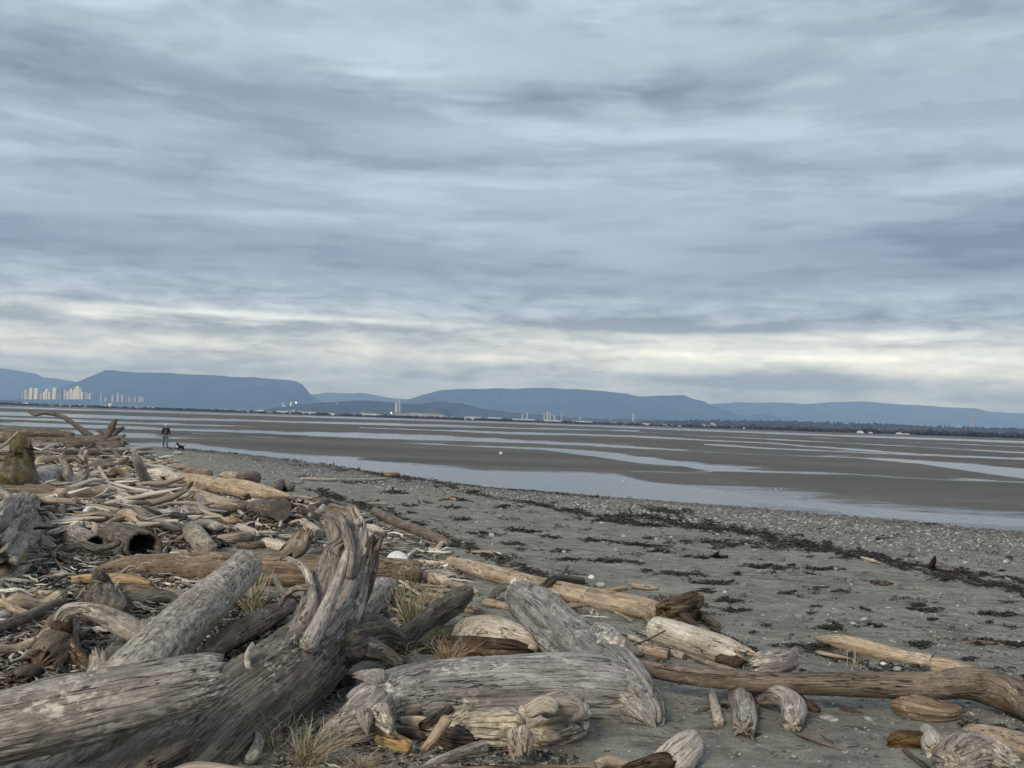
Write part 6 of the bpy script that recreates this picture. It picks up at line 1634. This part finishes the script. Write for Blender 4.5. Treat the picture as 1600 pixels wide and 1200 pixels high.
def person():
    P, t = hit(258, 700); P = P[0]
    root = empty('person', P); tag(root, 'person in dark jacket, blue jeans and pale hat walking on the beach beyond the pile', 'person')
    root.rotation_euler = (0, 0, math.radians(20))
    skin = plain('skin', (.42, .26, .19), .6); jk = plain('dark_jacket', (.020, .020, .026), .85); vest = plain('slate_vest', (.075, .072, .095), .85)
    jean = plain('blue_jeans', (.085, .14, .22), .9); hat = plain('pale_hat', (.50, .53, .47), .9); shoe = plain('dark_shoes', (.03, .03, .035), .6); hair = plain('grey_hair', (.20, .18, .16), .9)
    # facing -Y (towards the viewer); left leg forward, mid stride
    J = [(0, 0, .93, (.15, .11)), (0, 0, 1.10, (.135, .10)), (0, 0, 1.30, (.16, .11)), (0, 0, 1.43, (.12, .085)), (0, -.01, 1.51, .052), (0, -.02, 1.58, .058),
         (.17, 0, 1.40, .058), (.245, .03, 1.13, .046), (.26, -.05, .90, .036), (-.17, 0, 1.40, .058), (-.245, -.03, 1.13, .046), (-.26, -.12, .91, .036),
         (.095, 0, .86, .095), (.11, -.12, .50, .066), (.115, -.10, .10, .045), (-.095, 0, .86, .095), (-.11, .06, .49, .066), (-.115, .22, .13, .045)]
    Eg = [(0, 1), (1, 2), (2, 3), (3, 4), (4, 5), (3, 6), (6, 7), (7, 8), (3, 9), (9, 10), (10, 11), (0, 12), (12, 13), (13, 14), (0, 15), (15, 16), (16, 17)]
    skin_obj('body', J, Eg, skin, root)
    # head with a face
    th = np.linspace(0, math.pi, 26); ph = np.linspace(0, 2 * math.pi, 36, endpoint=False); TH, PH = np.meshgrid(th, ph, indexing='ij')
    d = np.stack([np.sin(TH) * np.cos(PH), np.sin(TH) * np.sin(PH), np.cos(TH)], -1)
    r = np.ones(TH.shape)
    fx, fy, fz = d[..., 0], d[..., 1], d[..., 2]
    front = np.clip(-fy, 0, 1)
    r += .20 * np.exp(-(fx / .13) ** 2 - ((fz + .12) / .17) ** 2) * (front > .3)          # nose
    r -= .09 * (np.exp(-((np.abs(fx) - .34) / .16) ** 2 - ((fz - .08) / .13) ** 2)) * (front > .2)   # eye sockets
    r -= .05 * np.exp(-(fx / .28) ** 2 - ((fz + .48) / .06) ** 2) * (front > .2)
    r += .05 * np.exp(-(fx / .3) ** 2 - ((fz + .8) / .2) ** 2) * (front > .1)
    v = d * r[..., None] * np.array([.078, .098, .118]) + np.array([0, -.03, 1.645])
    mesh_obj('head', v.reshape(-1, 3), grid_faces(26, 36, True), skin, root)
    mb = MB()
    for s_ in (-1, 1):
        mb.box((s_ * .028, -.121, 1.655), (.020, .008, .010))
    mb.build('eyes', plain('eye_dark', (.02, .02, .02), .3), root)
    for s_ in (-1, 1):
        skin_obj('ear', [(s_ * .078, -.02, 1.66, .012), (s_ * .088, -.012, 1.64, .016), (s_ * .080, -.02, 1.615, .010)], [(0, 1), (1, 2)], skin, root, sub=1)
    # hair and hat
    m = fz > -.25
    v = d * np.array([.086, .106, .125]) + np.array([0, -.018, 1.65])
    keep = (fy > -.1) | (fz > .45)
    vv = np.where(keep[..., None], v, d * np.array([.06, .08, .10]) + np.array([0, -.02, 1.645]))
    mesh_obj('hair', vv.reshape(-1, 3), grid_faces(26, 36, True), hair, root)
    prof = [(.0, 1.80), (.05, 1.797), (.085, 1.775), (.098, 1.735), (.102, 1.70), (.104, 1.692), (.15, 1.680), (.152, 1.674), (.10, 1.684), (.0, 1.69)]
    a = np.linspace(0, 2 * math.pi, 28, endpoint=False)
    vv = np.array([(r_ * math.cos(q), r_ * 1.15 * math.sin(q) - .025, z) for r_, z in prof for q in a])
    mesh_obj('hat', vv, grid_faces(len(prof), 28, True), hat, root)
    # jacket: torso and sleeves as one garment, then an open-necked vest
    Jk = [(0, 0, .86, (.195, .145)), (0, 0, 1.08, (.175, .135)), (0, 0, 1.30, (.20, .14)), (0, 0, 1.43, (.14, .10)), (0, -.01, 1.52, (.085, .08)),
          (.19, 0, 1.40, .085), (.265, .03, 1.14, .07), (.275, -.04, .94, .058), (-.19, 0, 1.40, .085), (-.265, -.03, 1.14, .07), (-.275, -.10, .95, .058)]
    skin_obj('jacket', Jk, [(0, 1), (1, 2), (2, 3), (3, 4), (3, 5), (5, 6), (6, 7), (3, 8), (8, 9), (9, 10)], jk, root)
    skin_obj('vest', [(0, -.035, .90, (.135, .125)), (0, -.035, 1.10, (.125, .118)), (0, -.035, 1.30, (.135, .122)), (0, -.03, 1.42, (.09, .09))], [(0, 1), (1, 2), (2, 3)], vest, root)
    skin_obj('trousers', [(0, 0, .93, (.165, .12)), (.10, 0, .84, .115), (.115, -.12, .50, .088), (.118, -.10, .09, .068), (-.10, 0, .84, .115), (-.115, .06, .49, .088), (-.118, .21, .13, .068)],
             [(0, 1), (1, 2), (2, 3), (0, 4), (4, 5), (5, 6)], jean, root)
    for x, y, z in ((.118, -.10, .05), (-.118, .20, .07)):
        skin_obj('shoe', [(x, y + .06, z, (.05, .045)), (x, y - .05, z - .01, (.052, .042)), (x, y - .17, z - .012, (.045, .028))], [(0, 1), (1, 2)], shoe, root, sub=1)
    for s_, (hx, hy, hz) in ((1, (.262, -.055, .885)), (-1, (-.262, -.125, .895))):
        skin_obj('hand', [(hx, hy, hz, .026), (hx, hy - .012, hz - .05, (.034, .018)), (hx, hy - .02, hz - .09, (.034, .016))], [(0, 1), (1, 2)], skin, root, sub=1)
        hand = root.children[-1]
        for k in range(4):
            yy = hy - .045 + k * .019
            ln = (.060, .072, .068, .052)[k]
            skin_obj('finger', [(hx, yy, hz - .085, .0095), (hx - s_ * .006, yy - .003, hz - .085 - ln * .55, .0085), (hx - s_ * .018, yy - .003, hz - .085 - ln, .0075)], [(0, 1), (1, 2)], skin, root, sub=1)
        skin_obj('thumb', [(hx - s_ * .01, hy - .03, hz - .04, .011), (hx - s_ * .028, hy - .05, hz - .075, .0095), (hx - s_ * .030, hy - .055, hz - .10, .008)], [(0, 1), (1, 2)], skin, root, sub=1)
    return root
person()
def dog():
    P, t = hit(279, 706); P = P[0]
    root = empty('dog', P); tag(root, 'small black and white dog near the walking person', 'dog')
    root.scale = (1.0, 1.0, 1.0); root.rotation_euler = (0, 0, math.radians(-25))
    bl = plain('black_fur', (.015, .015, .016), .9); wh = plain('white_fur', (.62, .62, .58), .9)
    s = .92
    J = [(0, .0, .36, (.10, .13)), (0, .20, .37, (.085, .10)), (0, .38, .37, (.085, .10)), (0, -.08, .47, (.07, .08)), (0, -.14, .56, .07), (0, -.19, .59, .072), (0, -.28, .555, .036), (0, -.34, .545, .028),
         (.07, .0, .26, .042), (.075, .01, .14, .024), (.075, -.01, .02, .022), (-.07, .0, .26, .042), (-.075, .01, .14, .024), (-.075, -.01, .02, .022),
         (.07, .38, .27, .055), (.075, .34, .20, .034), (.075, .46, .13, .022), (.075, .43, .02, .022), (-.07, .38, .27, .055), (-.075, .34, .20, .034), (-.075, .46, .13, .022), (-.075, .43, .02, .022),
         (0, .47, .40, .03), (0, .58, .47, .024), (0, .66, .58, .016)]
    J = [(x * s, y * s, z * s, tuple(q * s for q in r) if isinstance(r, tuple) else r * s) for x, y, z, r in J]
    skin_obj('body', J, [(0, 1), (1, 2), (0, 3), (3, 4), (4, 5), (5, 6), (6, 7), (0, 8), (8, 9), (9, 10), (0, 11), (11, 12), (12, 13), (2, 14), (14, 15), (15, 16), (16, 17), (2, 18), (18, 19), (19, 20), (20, 21), (2, 22), (22, 23), (23, 24)], bl, root)
    for q in (-1, 1):
        skin_obj('ear', [(q * .05, -.15, .60, (.028, .018)), (q * .10, -.16, .60, (.032, .015)), (q * .125, -.175, .54, (.018, .01))], [(0, 1), (1, 2)], bl, root, sub=1)
    skin_obj('blaze', [(0, -.235, .605, .022), (0, -.275, .56, .030), (0, -.33, .525, .028)], [(0, 1), (1, 2)], wh, root, sub=1)
    skin_obj('chest_patch', [(0, -.13, .44, (.05, .05)), (0, -.10, .34, (.06, .05)), (0, -.06, .26, (.045, .04))], [(0, 1), (1, 2)], wh, root, sub=1)
    mb = MB(); mb.box((0, -.342, .515), (.03, .02, .02)); mb.build('nose', bl, root)
dog()
GW = plain('gull_white', (.75, .75, .73), .7); GG = plain('gull_grey', (.33, .35, .38), .7); GO = plain('gull_leg', (.45, .25, .10), .6)
def gull(px, py, label, rz):
    P = flat_hit(px, py); root = empty('shore_bird', P); tag(root, label, 'bird', 'white birds on the flats'); root.scale = (.36, .36, .36)
    root.rotation_euler = (0, 0, rz)
    skin_obj('body', [(-.20, 0, .20, .02), (-.10, 0, .21, .055), (.02, 0, .22, .07), (.12, 0, .26, .045), (.16, 0, .33, .036), (.185, 0, .345, .030), (.22, 0, .34, .010)], [(i, i + 1) for i in range(6)], GW, root, sub=1, root=2)
    for s_ in (-1, 1):
        skin_obj('wing', [(-.24, s_ * .03, .21, (.012, .02)), (-.08, s_ * .055, .24, (.014, .04)), (.06, s_ * .05, .25, (.016, .04))], [(0, 1), (1, 2)], GG, root, sub=1)
        mb = MB(); mb.box((.0, s_ * .03, .09), (.012, .012, .18)); mb.box((.03, s_ * .03, .008), (.06, .04, .01)); mb.build('leg', GO, root)
    mb = MB(); mb.box((.245, 0, .338), (.05, .014, .014)); mb.build('beak', GO, root)
gull(1219, 767, 'right one of two small white birds standing on the sandbar at right', .4)
gull(1213, 767.5, 'left one of two small white birds standing on the sandbar at right', 2.6)
gull(974, 754, 'lone small white bird standing in the shallow channel right of the centre', 1.2)
def buoy():
    P = flat_hit(782.5, 711); r = .16
    root = empty('buoy', P); tag(root, 'pinkish white round buoy stranded on the sandbar', 'buoy')
    th = np.linspace(0, math.pi, 14); ph = np.linspace(0, 2 * math.pi, 20, endpoint=False); TH, PH = np.meshgrid(th, ph, indexing='ij')
    v = np.stack([np.sin(TH) * np.cos(PH), np.sin(TH) * np.sin(PH), np.cos(TH)], -1) * r + np.array([0, 0, r * .9])
    mesh_obj('float', v.reshape(-1, 3), grid_faces(14, 20, True), plain('buoy_shell', (.70, .52, .48), .5), root)
    skin_obj('rope', [(.1, 0, .02, .018), (.5, .05, .015, .018), (1.0, -.05, .012, .016), (1.5, 0, .01, .012)], [(0, 1), (1, 2), (2, 3)], plain('old_rope', (.05, .05, .04), .9), root, sub=1)
    skin_obj('rope', [(-.1, 0, .02, .018), (-.6, .05, .015, .016), (-1.1, .02, .01, .012)], [(0, 1), (1, 2)], M['dark'], root, sub=1)
buoy()
